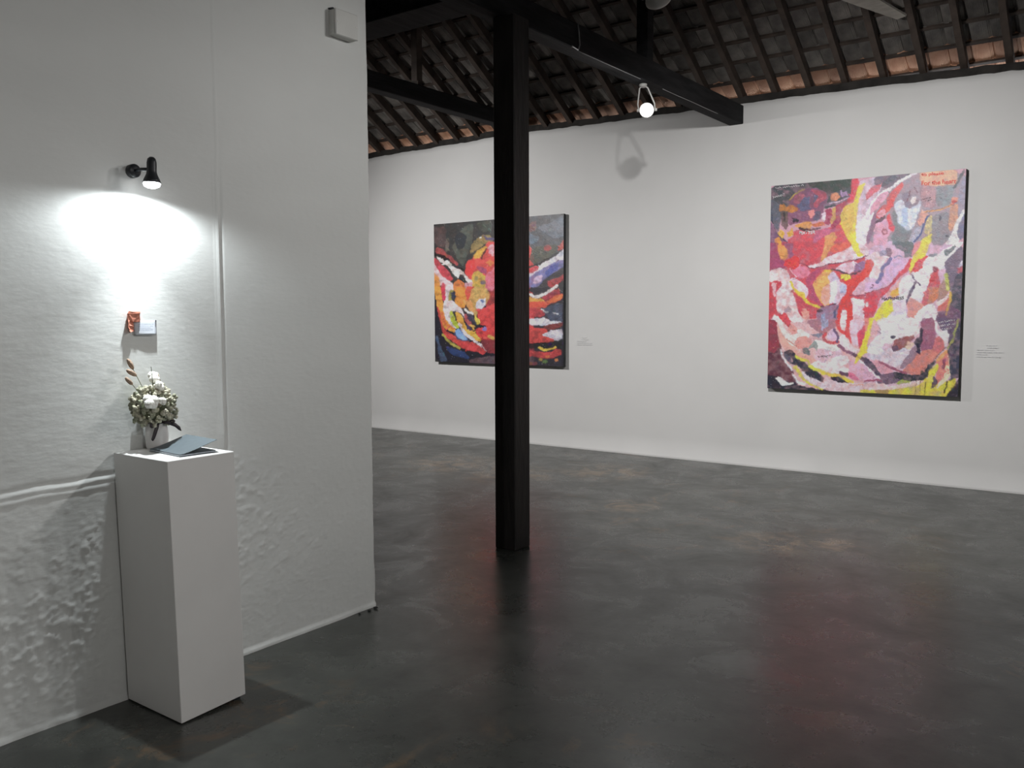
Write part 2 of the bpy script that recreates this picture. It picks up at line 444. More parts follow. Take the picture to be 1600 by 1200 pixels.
# wall plate
def rough_bar(name, lo, hi, m, axis=0, n=60, amp=.006, parent=None):
    b = bmesh.new(); prev = None; oth = [a for a in range(3) if a != axis]
    for i in range(n+1):
        t = lo[axis]+(hi[axis]-lo[axis])*i/n; ring = []
        for sa, sb in ((0, 0), (1, 0), (1, 1), (0, 1)):
            co = [0, 0, 0]; co[axis] = t
            co[oth[0]] = (lo, hi)[sa][oth[0]]+amp*(random.random()-.5); co[oth[1]] = (lo, hi)[sb][oth[1]]+amp*(random.random()-.5)
            ring.append(b.verts.new(co))
        if prev:
            for k in range(4): b.faces.new((prev[k], prev[(k+1) % 4], ring[(k+1) % 4], ring[k]))
        else: b.faces.new(ring)
        prev = ring
    b.faces.new(prev[::-1]); bmesh.ops.recalc_face_normals(b, faces=b.faces[:])
    return link(name, mesh_of(b, name), m, parent)
def plate_seg(x0, x1):
    b = bmesh.new(); n = int((x1-x0)/.06); prev = None
    for i in range(n+1):
        x_ = x0+(x1-x0)*i/n; zt = wall_top(x_)
        zb = zt-.004; z1_ = zt+.055+.006*random.random()
        yo = D-.006-.010*random.random()
        ring = [b.verts.new(c) for c in ((x_, yo, zb-.006*random.random()), (x_, D+.10, zb), (x_, D+.10, z1_), (x_, yo+.004, z1_))]
        if prev:
            for k in range(4): b.faces.new((prev[k], prev[(k+1) % 4], ring[(k+1) % 4], ring[k]))
        else: b.faces.new(ring)
        prev = ring
    b.faces.new(prev[::-1]); bmesh.ops.recalc_face_normals(b, faces=b.faces[:])
    return mesh_of(b, 'trim_1')
tp = link('trim_1', plate_seg(X0, X1), m_plate); tag(tp, kind='structure')

# timber frame ---------------------------------------------------------
def timber(name, lo, hi, m, label, bev=.008, group=None, axis=None):
    o = link(name, mesh_of(box_bm([a-(a+b_)/2 if i < 2 else 0 for i, (a, b_) in enumerate(zip(lo, hi))],
                                  [b_-(a+b_)/2 if i < 2 else b_-a for i, (a, b_) in enumerate(zip(lo, hi))], bev), name), m)
    o.location = ((lo[0]+hi[0])/2, (lo[1]+hi[1])/2, lo[2])
    return tag(o, label, name.split('_')[-1], group)
pil = timber('timber_pillar', (-3.392, 4.430, 0), (-3.230, 4.592, 3.315), m_wood, 'tall square black timber pillar standing free on the floor', .006)
timber('tie_beam', (-3.46, YE+.01, 3.315), (-3.32, D+.12, 3.49), m_beam, 'black timber tie beam running over the pillar into the back wall', .006)
timber('tie_beam', (-6.10, 4.72, 3.585), (-5.96, D+.20, 3.745), m_beam, 'dark tie beam behind the pillar, farther left than the lamp beam', .006)
timber('long_beam', (X0, 4.42, 3.492), (X1, 4.72, 3.585), m_beam, 'black lengthwise beam crossing above the pillar beside the partition', .006)
timber('long_beam_cap', (X0, 4.46, 3.587), (X1, 4.68, 3.70), m_beam, 'dark capping timber lying on top of the lengthwise beam', .006)['category'] = 'beam'
timber('roof_post', (-3.44, 6.36, 3.492), (-3.34, 6.46, zroof(6.46)-.005), m_beam, 'short dark post standing on the lamp beam below the rafters', .005)
po = timber('roof_post', (-6.07, 6.60, 3.747), (-5.99, 6.68, zroof(6.68)-.005), m_raft, 'short brown post on the far beam left of the pillar', .005)
w_ = prism_bm([(0, -.05, 0), (0, -.26, 0), (0, -.05, .035)], .06, (1, 0, 0)); link('wedge', mesh_of(w_, 'wedge'), m_plank, po)
# pale brace nailed under the rafters, upper right
nrm = Vector((0, TAN, 1)).normalized()
def on_roof(px, py, up=-.004):
    d = _fw+_r*((px-800)/F)-_u*((py-600)/F); o = Vector((0, 0, EYE)); n = Vector((0, TAN, 1)); c = ZR+up+TAN*D
    return o+d*((c-o.dot(n))/d.dot(n))
pts = [on_roof(*q) for q in [(1150, -62), (1334, 4), (1402, 27.5), (1417, 22), (1380, 0), (1190, -112)]]
c0 = pts[2].copy()
br = link('brace_plank', mesh_of(prism_bm([p_-c0 for p_ in pts], -.022, nrm), 'brace_plank'), m_plank); br.location = c0
tag(br, 'pale grey diagonal plank nailed under the rafters', 'plank')

# ------------------------------------------------------------------ spotlights
def aim_q(d): return Vector(d).to_track_quat('Z', 'Y')
def spot_fixture(loc, aim, label, r=.060, power=100, cone=70, blend=.6, mount=None, src=.03, lens=None, group=None, color=(1, .985, .97), drop=None):
    """bell shaped head on a yoke; loc = centre of head, mount = point where the yoke is screwed on"""
    t = empty('spotlight', loc); tag(t, label, 'lamp', group)
    d = (Vector(aim)-Vector(loc)).normalized(); q = aim_q(d).to_matrix().to_4x4()
    prof = [(0, -.105), (.018, -.104), (.030, -.098), (.034, -.080), (.036, -.055), (.046, -.035), (r*.92, .0), (r, .030), (r, .042), (r*.93, .042), (r*.88, .034), (0, .030)]
    hb = lathe_bm(prof, 28, mat=q); hd = link('lamp_head', mesh_of(hb, 'lamp_head', True), m_white, t)
    lb = lathe_bm([(0, .034), (r*.86, .034), (r*.80, .041), (r*.4, .046), (0, .047)], 24, mat=q)
    link('lens', mesh_of(lb, 'lens', True), lens or m_lens, t)
    if mount is not None:
        mp = Vector(mount)-Vector(loc); s = q.to_3x3() @ Vector((1, 0, 0)); s.z = 0; s.normalize()
        yb = bmesh.new()
        for sg in (-1, 1):
            tube_bm([s*sg*(r+.006), s*sg*(r+.008)+mp*.25, s*sg*(r*.55)+mp*.85, mp*.98], .0065, 8, b=yb)
        link('yoke', mesh_of(yb, 'yoke', True), m_white, t)
        axis = 'Z' 
        link('mounting_plate', mesh_of(lathe_bm([(0, -.022), (.028, -.022), (.032, -.012), (.032, 0), (0, 0)], 20, mat=Matrix.Translation(mp)), 'mounting_plate', True), m_white, t)
        for sg in (-1, 1):
            link('knob', mesh_of(lathe_bm([(0, -.01), (.011, -.01), (.013, 0), (.011, .01), (0, .01)], 12, mat=Matrix.Translation(s*sg*(r+.012)) @ aim_q(s).to_matrix().to_4x4()), 'knob', True), m_white, t)
    l = bpy.data.lights.new('spot_light', 'SPOT'); l.energy = power; l.spot_size = math.radians(cone); l.spot_blend = blend
    l.shadow_soft_size = src; l.color = color
    lo = bpy.data.objects.new('spot_light', l); C.objects.link(lo); lo.parent = t
    lo.rotation_euler = (-d).to_track_quat('Z', 'Y').to_euler(); lo.location = d*.075
    return t
LAMPS = 'white yoke spotlights on the beams'
# the lit lamp under the tie beam, glaring at the viewer
lp = on(1011, 172, 0, -3.39)
spot_fixture(lp, (-.3, -.6, 1.3), 'lit white spotlight hanging under the tie beam', .058, P_BEAM, 95, .8, mount=(-3.39, lp.y-.07, 3.313), group=LAMPS)
# lamp on the short post, seen from behind, turned to the back wall
lp2 = on(1027, -6, 0, -3.22)
spot_fixture(lp2, (-3.6, 8.2, 2.6), 'white round lamp on the short post, seen from behind', .100, 0.5, 60, .8, mount=(-3.322, lp2.y-.02, lp2.z+.10), lens=m_box, group=LAMPS)
# picture lights on the lengthwise beam (above the frame and behind the partition)
spot_fixture((-2.15, 4.40, 3.27), (-2.0, 8.29, .6), 'white spotlight under the lengthwise beam turned to the pink painting', .058, P_PAINT_B, 116, 1, mount=(-2.15, 4.50, 3.49), group=LAMPS, src=.03)
spot_fixture((-7.4, 4.40, 3.27), (-6.3, 8.29, .9), 'white spotlight under the lengthwise beam turned to the dark painting', .058, P_PAINT_A, 112, 1, mount=(-7.4, 4.50, 3.49), group=LAMPS, src=.03)
# unseen lamps added as fill for the partition, pedestal and rear wall
spot_fixture((3.02, .3, 3.1), (-3.2, 2.1, .9), 'added unseen fill spotlight on the right wall turned to the pedestal', .058, P_SIDE_FILL*1.5, 60, 1, mount=(3.17, .3, 3.2), group=LAMPS, src=.10)
for xs_, lb_ in ((-.3, 'nearer'), (.8, 'farther')):
    spot_fixture((xs_, 4.50, 3.27), (-3.2, 2.9, 1.5), 'added unseen fill spotlight turned to the partition, %s of the pair to the pillar' % lb_, .058, P_SIDE_FILL, 64, 1, mount=(xs_, 4.56, 3.49), group=LAMPS, src=.10)
spot_fixture((2.2, 4.50, 3.27), (.6, -3.5, 1.2), 'added unseen fill spotlight under the lengthwise beam turned to the rear wall', .058, P_ROOM_FILL, 110, .9, mount=(2.2, 4.56, 3.49), group=LAMPS, src=.05)  # added lamp, bounces fill off the rear wall
# white flex stapled along the tie beam
cp = [on(902, 38, 0, -3.318), on(904, 52, 0, -3.316), on(905, 70, 0, -3.316), on(903, 78, 0, -3.314), on(893, 83, 0, -3.318), on(890, 87, 0, -3.32)]
xx = [(-3.325, y_, 3.309) for y_ in np.linspace(5.30, 6.22, 12)]
FX = 'white flex on the lamp beam'
def flex(pts, r, label):
    o_ = Vector(pts[0]); cb = tube_bm([Vector(p_)-o_ for p_ in pts], r, 8)
    cd = link('lamp_flex', mesh_of(cb, 'lamp_flex', True), m_flex); cd.location = o_; tag(cd, label, 'cable', FX)
flex([(max(p_.x, -3.3125), p_.y, p_.z) for p_ in cp[:4]]+[(-3.3125, cp[4].y, 3.318), (-3.3125, cp[4].y-.01, 3.307)], .005, 'short white flex hanging down the side of the tie beam')
flex(xx, .003, 'thin white flex under the tie beam, running up to the lit spotlight')
flex([(-3.325, y_, 3.308+.001*math.sin(9*y_)) for y_ in np.linspace(6.6, 7.7, 14)], .0025, 'thin white flex under the tie beam between the lit spotlight and the back wall')

# small black wall lamp over the pedestal --------------------------------
WL = Vector((-3.100, 1.925, 2.055))
wlamp = empty('wall_lamp', (XL+.010, 1.905, 2.050)); tag(wlamp, 'small black wall lamp shining down the left wall above the pedestal', 'lamp')
o0 = wlamp.location
dv = Vector((.05, -.06, -1)).normalized()                      # aim: down, a touch outwards
q = aim_q(dv).to_matrix().to_4x4(); q.translation = WL-o0
by = Matrix.Rotation(PI/2, 4, 'Y')
link('base', mesh_of(lathe_bm([(0, -.016), (.024, -.016), (.026, -.008), (.026, .012), (.022, .018), (0, .018)], 24, mat=by), 'base', True), m_black, wlamp)
link('arm', mesh_of(tube_bm([(0.01, 0, 0), (.05, .006, .002), (.085, .016, .0)], .007, 10), 'arm', True), m_black, wlamp)
hd = lathe_bm([(0, -.042), (.008, -.041), (.015, -.034), (.018, -.02), (.018, .012), (.020, .024), (.030, .046), (.034, .058), (.032, .058), (.028, .050), (0, .048)], 24, mat=q)
link('lamp_head', mesh_of(hd, 'lamp_head', True), m_black, wlamp)
link('bulb', mesh_of(lathe_bm([(0, .049), (.026, .050), (.0315, .060), (.028, .069), (.016, .075), (0, .077)], 20, mat=q), 'bulb', True), m_lensoff, wlamp)
def wl_spot(power, cone, blend, src, d):
    l = bpy.data.lights.new('spot_light', 'SPOT'); l.energy = power; l.spot_size = math.radians(cone); l.spot_blend = blend
    l.shadow_soft_size = src; l.color = (.90, .97, 1)
    lo = bpy.data.objects.new('spot_light', l); C.objects.link(lo); lo.parent = wlamp
    d = Vector(d).normalized(); lo.location = WL+dv*.088-o0; lo.rotation_euler = (-d).to_track_quat('Z', 'Y').to_euler()
wl_spot(P_WALL_SPILL, 176, .42, .012, (.02, -.07, -1))
wl_spot(P_WALL_CORE, 84, .95, .012, (.30, -.06, -1))

# junction box on the partition
jb = empty('junction_box', (XL+.004, 2.99, 2.80)); tag(jb, 'white plastic junction box high on the left wall', 'electrical box')
link('box_body', mesh_of(box_bm((-.006, -.072, .004), (.040, .068, .120), .004), 'box_body'), m_box, jb)
link('lid', mesh_of(box_bm((.040, -.074, .002), (.050, .070, .122), .004), 'lid'), m_box, jb)
for y_ in (-.06, .056):
    link('screw', mesh_of(lathe_bm([(0, 0), (.005, 0), (.004, .002), (0, .002)], 10, mat=Matrix.Translation((.050, y_, .062)) @ by), 'screw'), m_white, jb)
for k, (y0, y1) in enumerate(((-.075, -.03), (.018, .038))):  # dark paint chips on top of the box
    b = bmesh.new(); tube_bm([(.004, y0, .124+.002*k), (.008, (y0+y1)/2, .131), (.004, y1, .128)], [.004, .006, .003], 7, b=b)
    link('paint_chip', mesh_of(b, 'paint_chip', True), m_black, jb)

# ------------------------------------------------------------------ pedestal
ped = empty('pedestal', (-3.02, 1.94, 0)); tag(ped, 'plain white box pedestal against the left wall, leaning slightly', 'pedestal')
LEAN = Matrix.Rotation(math.radians(-.0), 4, 'X')
PX0, PX1, PY0, PY1, PH = -3.186, -2.832, 1.800, 2.083, .98
def lean(x_, y_, z_):
    return (x_-.004*z_-ped.location.x, y_-.020*z_-ped.location.y, z_)
b = bmesh.new()
lowc = [(PX0, PY0, .006), (PX1, PY0, .004), (PX1, PY1, .016), (PX0, PY1, .012)]
vb = [b.verts.new(lean(*c)) for c in lowc]; vt = [b.verts.new(lean(c[0], c[1], PH)) for c in lowc]
b.faces.new(vb[::-1]); b.faces.new(vt)
for k in range(4): b.faces.new((vb[k], vb[(k+1) % 4], vt[(k+1) % 4], vt[k]))
bmesh.ops.recalc_face_normals(b, faces=b.faces[:]); bmesh.ops.bevel(b, geom=b.edges[:], offset=.002, segments=1, affect='EDGES')
link('box_body', mesh_of(b, 'box_body'), m_ped, ped)
for sx, sy in ((PX0+.03, PY0+.03), (PX1-.03, PY0+.03), (PX1-.03, PY1-.03), (PX0+.03, PY1-.03)):
    c = Vector((sx, sy, 0))-ped.location
    link('foot_pad', mesh_of(box_bm((c.x-.015, c.y-.015, 0), (c.x+.015, c.y+.015, .012)), 'foot_pad'), m_black, ped)

# ------------------------------------------------------------------ vase of dried flowers
PT = PH
VC = Vector((-3.150, 1.938, PT))
vase = empty('flower_vase', VC); tag(vase, 'small white ceramic vase of dried flowers on the pedestal', 'vase')
pr = [(0, 0), (.034, 0), (.039, .004), (.0415, .02), (.0425, .05), (.041, .08), (.036, .097), (.030, .104), (.029, .110), (.026, .110), (.026, .10), (.034, .085), (.036, .02), (0, .012)]
link('vase_body', mesh_of(lathe_bm(pr, 32), 'vase_body', True), m_vase, vase)
# flower heads in a dome
def join_balls(specs, name, m, parent):
    bm_ = bmesh.new()
    for t in specs:
        tmp = bpy.data.meshes.new('t'); t.to_mesh(tmp); t.free(); bm_.from_mesh(tmp); bpy.data.meshes.remove(tmp)
    return link(name, mesh_of(bm_, name, True), m, parent)
fc = Vector((.024, -.024, .168))
k = 0; heads = []
for i in range(400):
    z_ = 1-2*(i+.5)/90
    if z_ < -1: break
    a = i*2.39996; rr = math.sqrt(max(0, 1-z_*z_))
    dirv = Vector((math.cos(a)*rr, math.sin(a)*rr, z_))
    if dirv.z < -.85: continue
    p_ = fc+Vector((dirv.x*.058, dirv.y*.083, dirv.z*.078))*(.88+.24*random.random())
    if VC.x+p_.x < XL+.012: p_.x = XL+.014-VC.x
    heads.append(p_)
stem_base = Vector((0, 0, .10))
for i, p_ in enumerate(heads):
    specs = []
    for j in range(7):
        off = Vector((random.uniform(-1, 1), random.uniform(-1, 1), random.uniform(-1, 1)))*.0095
        specs.append(ball_bm(p_+off, random.uniform(.0060, .0088), 1, noise=.14))
    join_balls(specs, 'flower_head', m_stat if random.random() < .62 else m_stat2, vase)
sb = bmesh.new()
for p_ in heads[::2]:
    tube_bm([stem_base+Vector((random.uniform(-.015, .015), random.uniform(-.015, .015), -.04)), stem_base*.9+p_*.25, p_], .0014, 5, b=sb)
link('stem', mesh_of(sb, 'stem'), m_leaf, vase)
core = ball_bm(fc+Vector((0, 0, -.01)), .045, 2, scale=(.8, 1.15, 1.1), noise=.1)
link('foliage', mesh_of(core, 'foliage', True), m_leaf, vase)
def vpix(px, py, xw): return on(px, py, 0, xw)-VC
def cotton(px, py, xw, r):
    c = vpix(px, py, xw)
    tt = empty('cotton_boll'); tt.parent = vase
    specs = [ball_bm(c+Vector((random.uniform(-.5, .5)*r, math.cos(a)*r*.45, math.sin(a)*r*.40)), r*.72, 2, noise=.05) for a in (0.5, 2.1, 3.7, 5.3)]
    bm_ = bmesh.new()
    for t in specs:
        tmp = bpy.data.meshes.new('t'); t.to_mesh(tmp); t.free(); bm_.from_mesh(tmp); bpy.data.meshes.remove(tmp)
    bpy.data.objects.remove(tt)
    o = link('cotton_boll', mesh_of(bm_, 'cotton_boll', True), m_cotton, vase)
    hb = bmesh.new()
    for a in (-.4, .9, 3.6): tube_bm([c+Vector((0, math.cos(a)*r*.3, -r*.9)), c+Vector((r*.2, math.cos(a)*r*1.02, math.sin(a)*r*.4-.3*r)), c+Vector((r*.3, math.cos(a)*r*.95, math.sin(a)*r*.9))], [.003, .0026, .0006], 5, b=hb)
    link('husk', mesh_of(hb, 'husk', True), m_bunny, o)
cotton(241, 590, -3.12, .0235); cotton(248, 603, -3.09, .0190); cotton(237, 628, -3.05, .0270); cotton(253, 627, -3.055, .0150)
for (xa, ya, xb, yb, xw) in [(199.5, 561, 208, 577, -3.15), (198, 578, 213, 587, -3.13), (196, 590, 207, 601, -3.12)]:
    a = vpix(xa, ya, xw); c = vpix(xb, yb, xw); dd = a-c; ln = dd.length
    rot = aim_q(dd).to_matrix(); t = ball_bm((a+c)/2, ln*.5, 3, scale=(.42, .42, 1.06), rot=rot, noise=.05)
    o = link('bunny_tail', mesh_of(t, 'bunny_tail', True), m_bunny, vase)
    link('stalk', mesh_of(tube_bm([c, c*.6+Vector((0, 0, .14))*.4, Vector((0, 0, .12))], .0012, 5), 'stalk'), m_leaf, o)
tw = tube_bm([vpix(236, 573, -3.06), vpix(238, 592, -3.06), vpix(240, 614, -3.07)], [.0010, .0014, .0016], 6)
link('twig', mesh_of(tw, 'twig'), m_leaf, vase)
# dark ribbon round the neck with two tails and a loop
rb = bmesh.new()
lathe_bm([(.0335, .094), (.0335, .108), (.032, .108), (.032, .094)], 28, b=rb)
def strip(pts, w, wdir, b):
    L_ = []
    for p_, ww, wd in zip(pts, w, wdir):
        wd = Vector(wd).normalized(); L_.append((b.verts.new(Vector(p_)-wd*ww/2), b.verts.new(Vector(p_)+wd*ww/2)))
    for a, c in zip(L_, L_[1:]): b.faces.new((a[0], a[1], c[1], c[0]))
def vp(px, py, xw): return tuple(vpix(px, py, xw))
strip([vp(246, 660, -3.105), vp(245, 668, -3.100), vp(241.5, 679, -3.096), vp(239, 686, -3.097), vp(238.6, 689, -3.098)], [.018, .017, .017, .015, .004], [(0, 1, .12)]*5, rb)
strip([vp(248, 659, -3.103), vp(262, 660, -3.08), vp(274, 664, -3.07), vp(280, 669, -3.066), vp(283, 673, -3.066)], [.008, .013, .015, .014, .003], [(.1, .35, 1), (.1, .1, 1), (.1, .25, 1), (.1, .5, 1), (.1, .8, 1)], rb)
strip([vp(246, 661, -3.102), vp(236, 661, -3.088), vp(234, 664, -3.084), vp(237, 666, -3.086), vp(246, 663, -3.098)], [.012, .017, .017, .016, .012], [(0, .1, 1)]*5, rb)
strip([vp(262, 661, -3.08), vp(269, 656, -3.075), vp(272, 658, -3.07), vp(270, 662, -3.07)], [.010, .011, .011, .010], [(0, 1, .1)]*4, rb)
for f in rb.faces: f.smooth = True
rbo = link('ribbon', mesh_of(rb, 'ribbon', True), m_ribbon, vase)
sm = rbo.modifiers.new('thick', 'SOLIDIFY'); sm.thickness = .0012

# ------------------------------------------------------------------ grey folder
FS0, FS1 = Vector((-3.104, 1.878, PT)), Vector((-2.876, 1.858, PT))
fold = empty('folder', (FS0+FS1)/2); tag(fold, 'open slate-grey card folder with lifted cover on the pedestal', 'folder')
ev = Vector((.02, 1, 0)).normalized()
def fsheet(name, dist, zfun, th, m, n=14, in0=0, in1=0):
    b = bmesh.new(); A = []; B = []
    s = (FS1-FS0).normalized()
    for i in range(n+1):
        t = i/n; z_ = zfun(t); y_ = ev*(dist*t)
        for dz, Lst in ((0, A), (th, B)):
            Lst.append([b.verts.new(FS0+s*in0+y_*1+Vector((0, 0, z_+dz))-fold.location), b.verts.new(FS1-s*in1+y_+Vector((0, 0, z_+dz))-fold.location)])
    for i in range(n):
        b.faces.new((A[i][0], A[i+1][0], A[i+1][1], A[i][1])); b.faces.new((B[i][0], B[i][1], B[i+1][1], B[i+1][0]))
        for k in (0, 1): b.faces.new((A[i][k], A[i+1][k], B[i+1][k], B[i][k]))
    for i in (0, n): b.faces.new((A[i][0], A[i][1], B[i][1], B[i][0]))
    bmesh.ops.recalc_face_normals(b, faces=b.faces[:])
    return link(name, mesh_of(b, name, False), m, fold)
fsheet('back_cover', .158, lambda t: .0005, .002, m_paper)
fsheet('page', .152, lambda t: .0035, .003, m_card, in0=.004, in1=.004)
fsheet('back_page', .154, lambda t: .0068, .0012, m_paper, in0=.002, in1=.002)
fsheet('front_cover', .158, lambda t: .0086+.050*t**1.5-.012*t**3, .0015, m_paper)

# ------------------------------------------------------------------ orange packet and white card on the wall
opx = XL+.008
pk = empty('orange_packet', on(205, 500, 0, opx)); tag(pk, 'crumpled orange paper packet fixed to the wall above the flowers', 'paper packet')
def wpt(px, py, off): return on(px, py, 0, XL+off)-pk.location
def slabpoly(name, pix, off0, off1, m, parent, jit=0):
    b = bmesh.new(); n = len(pix)
    lo = [b.verts.new(wpt(x_, y_, off0)) for x_, y_ in pix]
    hi = [b.verts.new(wpt(x_, y_, off1)+Vector((jit*random.uniform(-1, 1), 0, 0))) for x_, y_ in pix]
    b.faces.new(lo); b.faces.new(hi)
    for i in range(n): b.faces.new((lo[i], lo[(i+1) % n], hi[(i+1) % n], hi[i]))
    bmesh.ops.recalc_face_normals(b, faces=b.faces[:])
    bmesh.ops.triangulate(b, faces=b.faces[:])
    bmesh.ops.subdivide_edges(b, edges=b.edges[:], cuts=2, use_grid_fill=True)
    for v in b.verts: v.co += Vector((random.uniform(-1, 1), random.uniform(-1, 1), random.uniform(-1, 1)))*jit*.35
    return link(name, mesh_of(b, name), m, parent)
slabpoly('flap', [(200, 488), (218.5, 487.5), (219, 503), (208, 503), (200, 500)], .004, .024, m_orange, pk, .0035)
slabpoly('top_fold', [(198.5, 491.5), (201.5, 486), (219, 486.5), (218.5, 489.5)], .008, .027, m_orange, pk, .002)
slabpoly('twist', [(198.5, 492), (203, 492), (206, 500), (209, 508), (209, 517), (203, 519), (200, 510)], .004, .020, m_orange, pk, .005)
cardo = empty('note_card', on(226, 512, 0, XL+.016)); tag(cardo, 'small white note card standing off the wall beside the orange packet', 'card')
def cpt(px, py, off): return on(px, py, 0, XL+off)-cardo.location
b = bmesh.new(); rows = []
cor = {'tl': (208.5, 501, .010), 'tr': (244.3, 500.5, .008), 'bl': (210.5, 523.6, .010), 'br': (244.6, 523.2, .014)}
nn = 8
for j in range(nn+1):
    v = j/nn; row = []
    for i in range(nn+1):
        u = i/nn
        px_ = (cor['tl'][0]*(1-u)+cor['tr'][0]*u)*(1-v)+(cor['bl'][0]*(1-u)+cor['br'][0]*u)*v
        py_ = (cor['tl'][1]*(1-u)+cor['tr'][1]*u)*(1-v)+(cor['bl'][1]*(1-u)+cor['br'][1]*u)*v
        of = (cor['tl'][2]*(1-u)+cor['tr'][2]*u)*(1-v)+(cor['bl'][2]*(1-u)+cor['br'][2]*u)*v+.002*math.sin(PI*u)*v
        row.append(b.verts.new(cpt(px_, py_, of)))
    rows.append(row)
for j in range(nn):
    for i in range(nn): b.faces.new((rows[j][i], rows[j][i+1], rows[j+1][i+1], rows[j+1][i]))
co_ = link('card', mesh_of(b, 'card', True), m_card, cardo); md = co_.modifiers.new('thick', 'SOLIDIFY'); md.thickness = .0006
def ink(px0, px1, py, off):
    b = bmesh.new(); A = cpt(px0, py, off); B_ = cpt(px1, py, off); hgt = Vector((0, 0, .0009))
    seg = 9; x_ = 0
    for i in range(seg):
        a = i/seg; c = a+random.uniform(.5, .95)/seg
        p0 = A.lerp(B_, a); p1 = A.lerp(B_, c)
        b.faces.new([b.verts.new(p) for p in (p0-hgt, p1-hgt, p1+hgt, p0+hgt)])
    link('text_line', mesh_of(b, 'text_line'), m_ink, cardo)
for y_, x0_, x1_ in ((506.5, 217, 240), (509.5, 217, 239), (512.5, 217, 236), (515.5, 217, 240)): ink(x0_, x1_, y_, .0150)
link('pin', mesh_of(tube_bm([cpt(243.3, 501.5, -.006), cpt(243.3, 501.3, .016)], [.001, .003], 8), 'pin'), m_black, cardo)

# ------------------------------------------------------------------ plaster chips at the partition foot
for i, (px, py, r) in enumerate([(587, 951, .012), (577, 955, .010), (562, 960, .007)]):
    c = on(px, py, 2, 0); t = ball_bm((0, 0, r*.5), r, 1, scale=(1.2, .9, .55), noise=.25)
    o = link('plaster_chip', mesh_of(t, 'plaster_chip'), m_chip); o.location = c
    tag(o, ['dark plaster chip right at the corner of the left wall', 'dark plaster chip just left of the wall corner', 'smallest dark plaster chip along the left wall foot'][i], 'debris', 'plaster chips on the floor')
#PAINTINGS
# ------------------------------------------------------------------ paintings
# brush marks: kind, patch origin, colour, points (tenths of a unit inside the patch), width for strokes
OR = {'A': (1195, 260), 'B': (1355, 260), 'C': (1195, 380), 'D': (1355, 380), 'E': (1195, 500), 'G': (1355, 510),
      'P': (670, 330), 'Q': (670, 450), 'R': (810, 325), 'T': (810, 450)}
def parse(txt):
    ops = []
    for ln in txt.strip().splitlines():
        ln = ln.split('#')[0].strip()
        if not ln: continue
        hd_, col_, rest_ = ln.split('|')
        kind, org = hd_.strip().split()[:2]; wd = hd_.strip().split()[2:] ; wd = float(wd[0]) if wd else 0
        v = [float(t) for t in rest_.replace(',', ' ').split()]
        sc = 9.23 if org == 'T' else 10.
        pts = np.array(v).reshape(-1, 2)
        if org == 'G': pts[:, 1] = np.where(pts[:, 1] <= 0, pts[:, 1]-105, pts[:, 1])
        if kind == 'o': ops.append(('o', tuple(int(t) for t in col_.split()), np.array(OR[org])+pts[0]/sc, pts[1]/sc))
        else: ops.append((kind, tuple(int(t) for t in col_.split()), np.array(OR[org])+pts/sc, wd/sc))
    return ops
def lin(c):
    c = np.array(c)/255.; return np.where(c < .04045, c/12.92, ((c+.055)/1.055)**2.4)
def inside(px, py, poly):
    r = np.zeros(px.shape, bool); n = len(poly); j = n-1
    for i in range(n):
        xi, yi = poly[i]; xj, yj = poly[j]
        cnd = (yi > py) != (yj > py)
        if yi != yj: r ^= cnd & (px < (xj-xi)*(py-yi)/(yj-yi)+xi)
        j = i
    return r
def homography(cor):
    src = [(0, 0), (1, 0), (1, 1), (0, 1)]; A = []; bb = []
    for (u, v), (x_, y_) in zip(src, cor):
        A.append([u, v, 1, 0, 0, 0, -u*x_, -v*x_]); bb.append(x_)
        A.append([0, 0, 0, u, v, 1, -u*y_, -v*y_]); bb.append(y_)
    return np.append(np.linalg.solve(np.array(A, float), np.array(bb, float)), 1).reshape(3, 3)
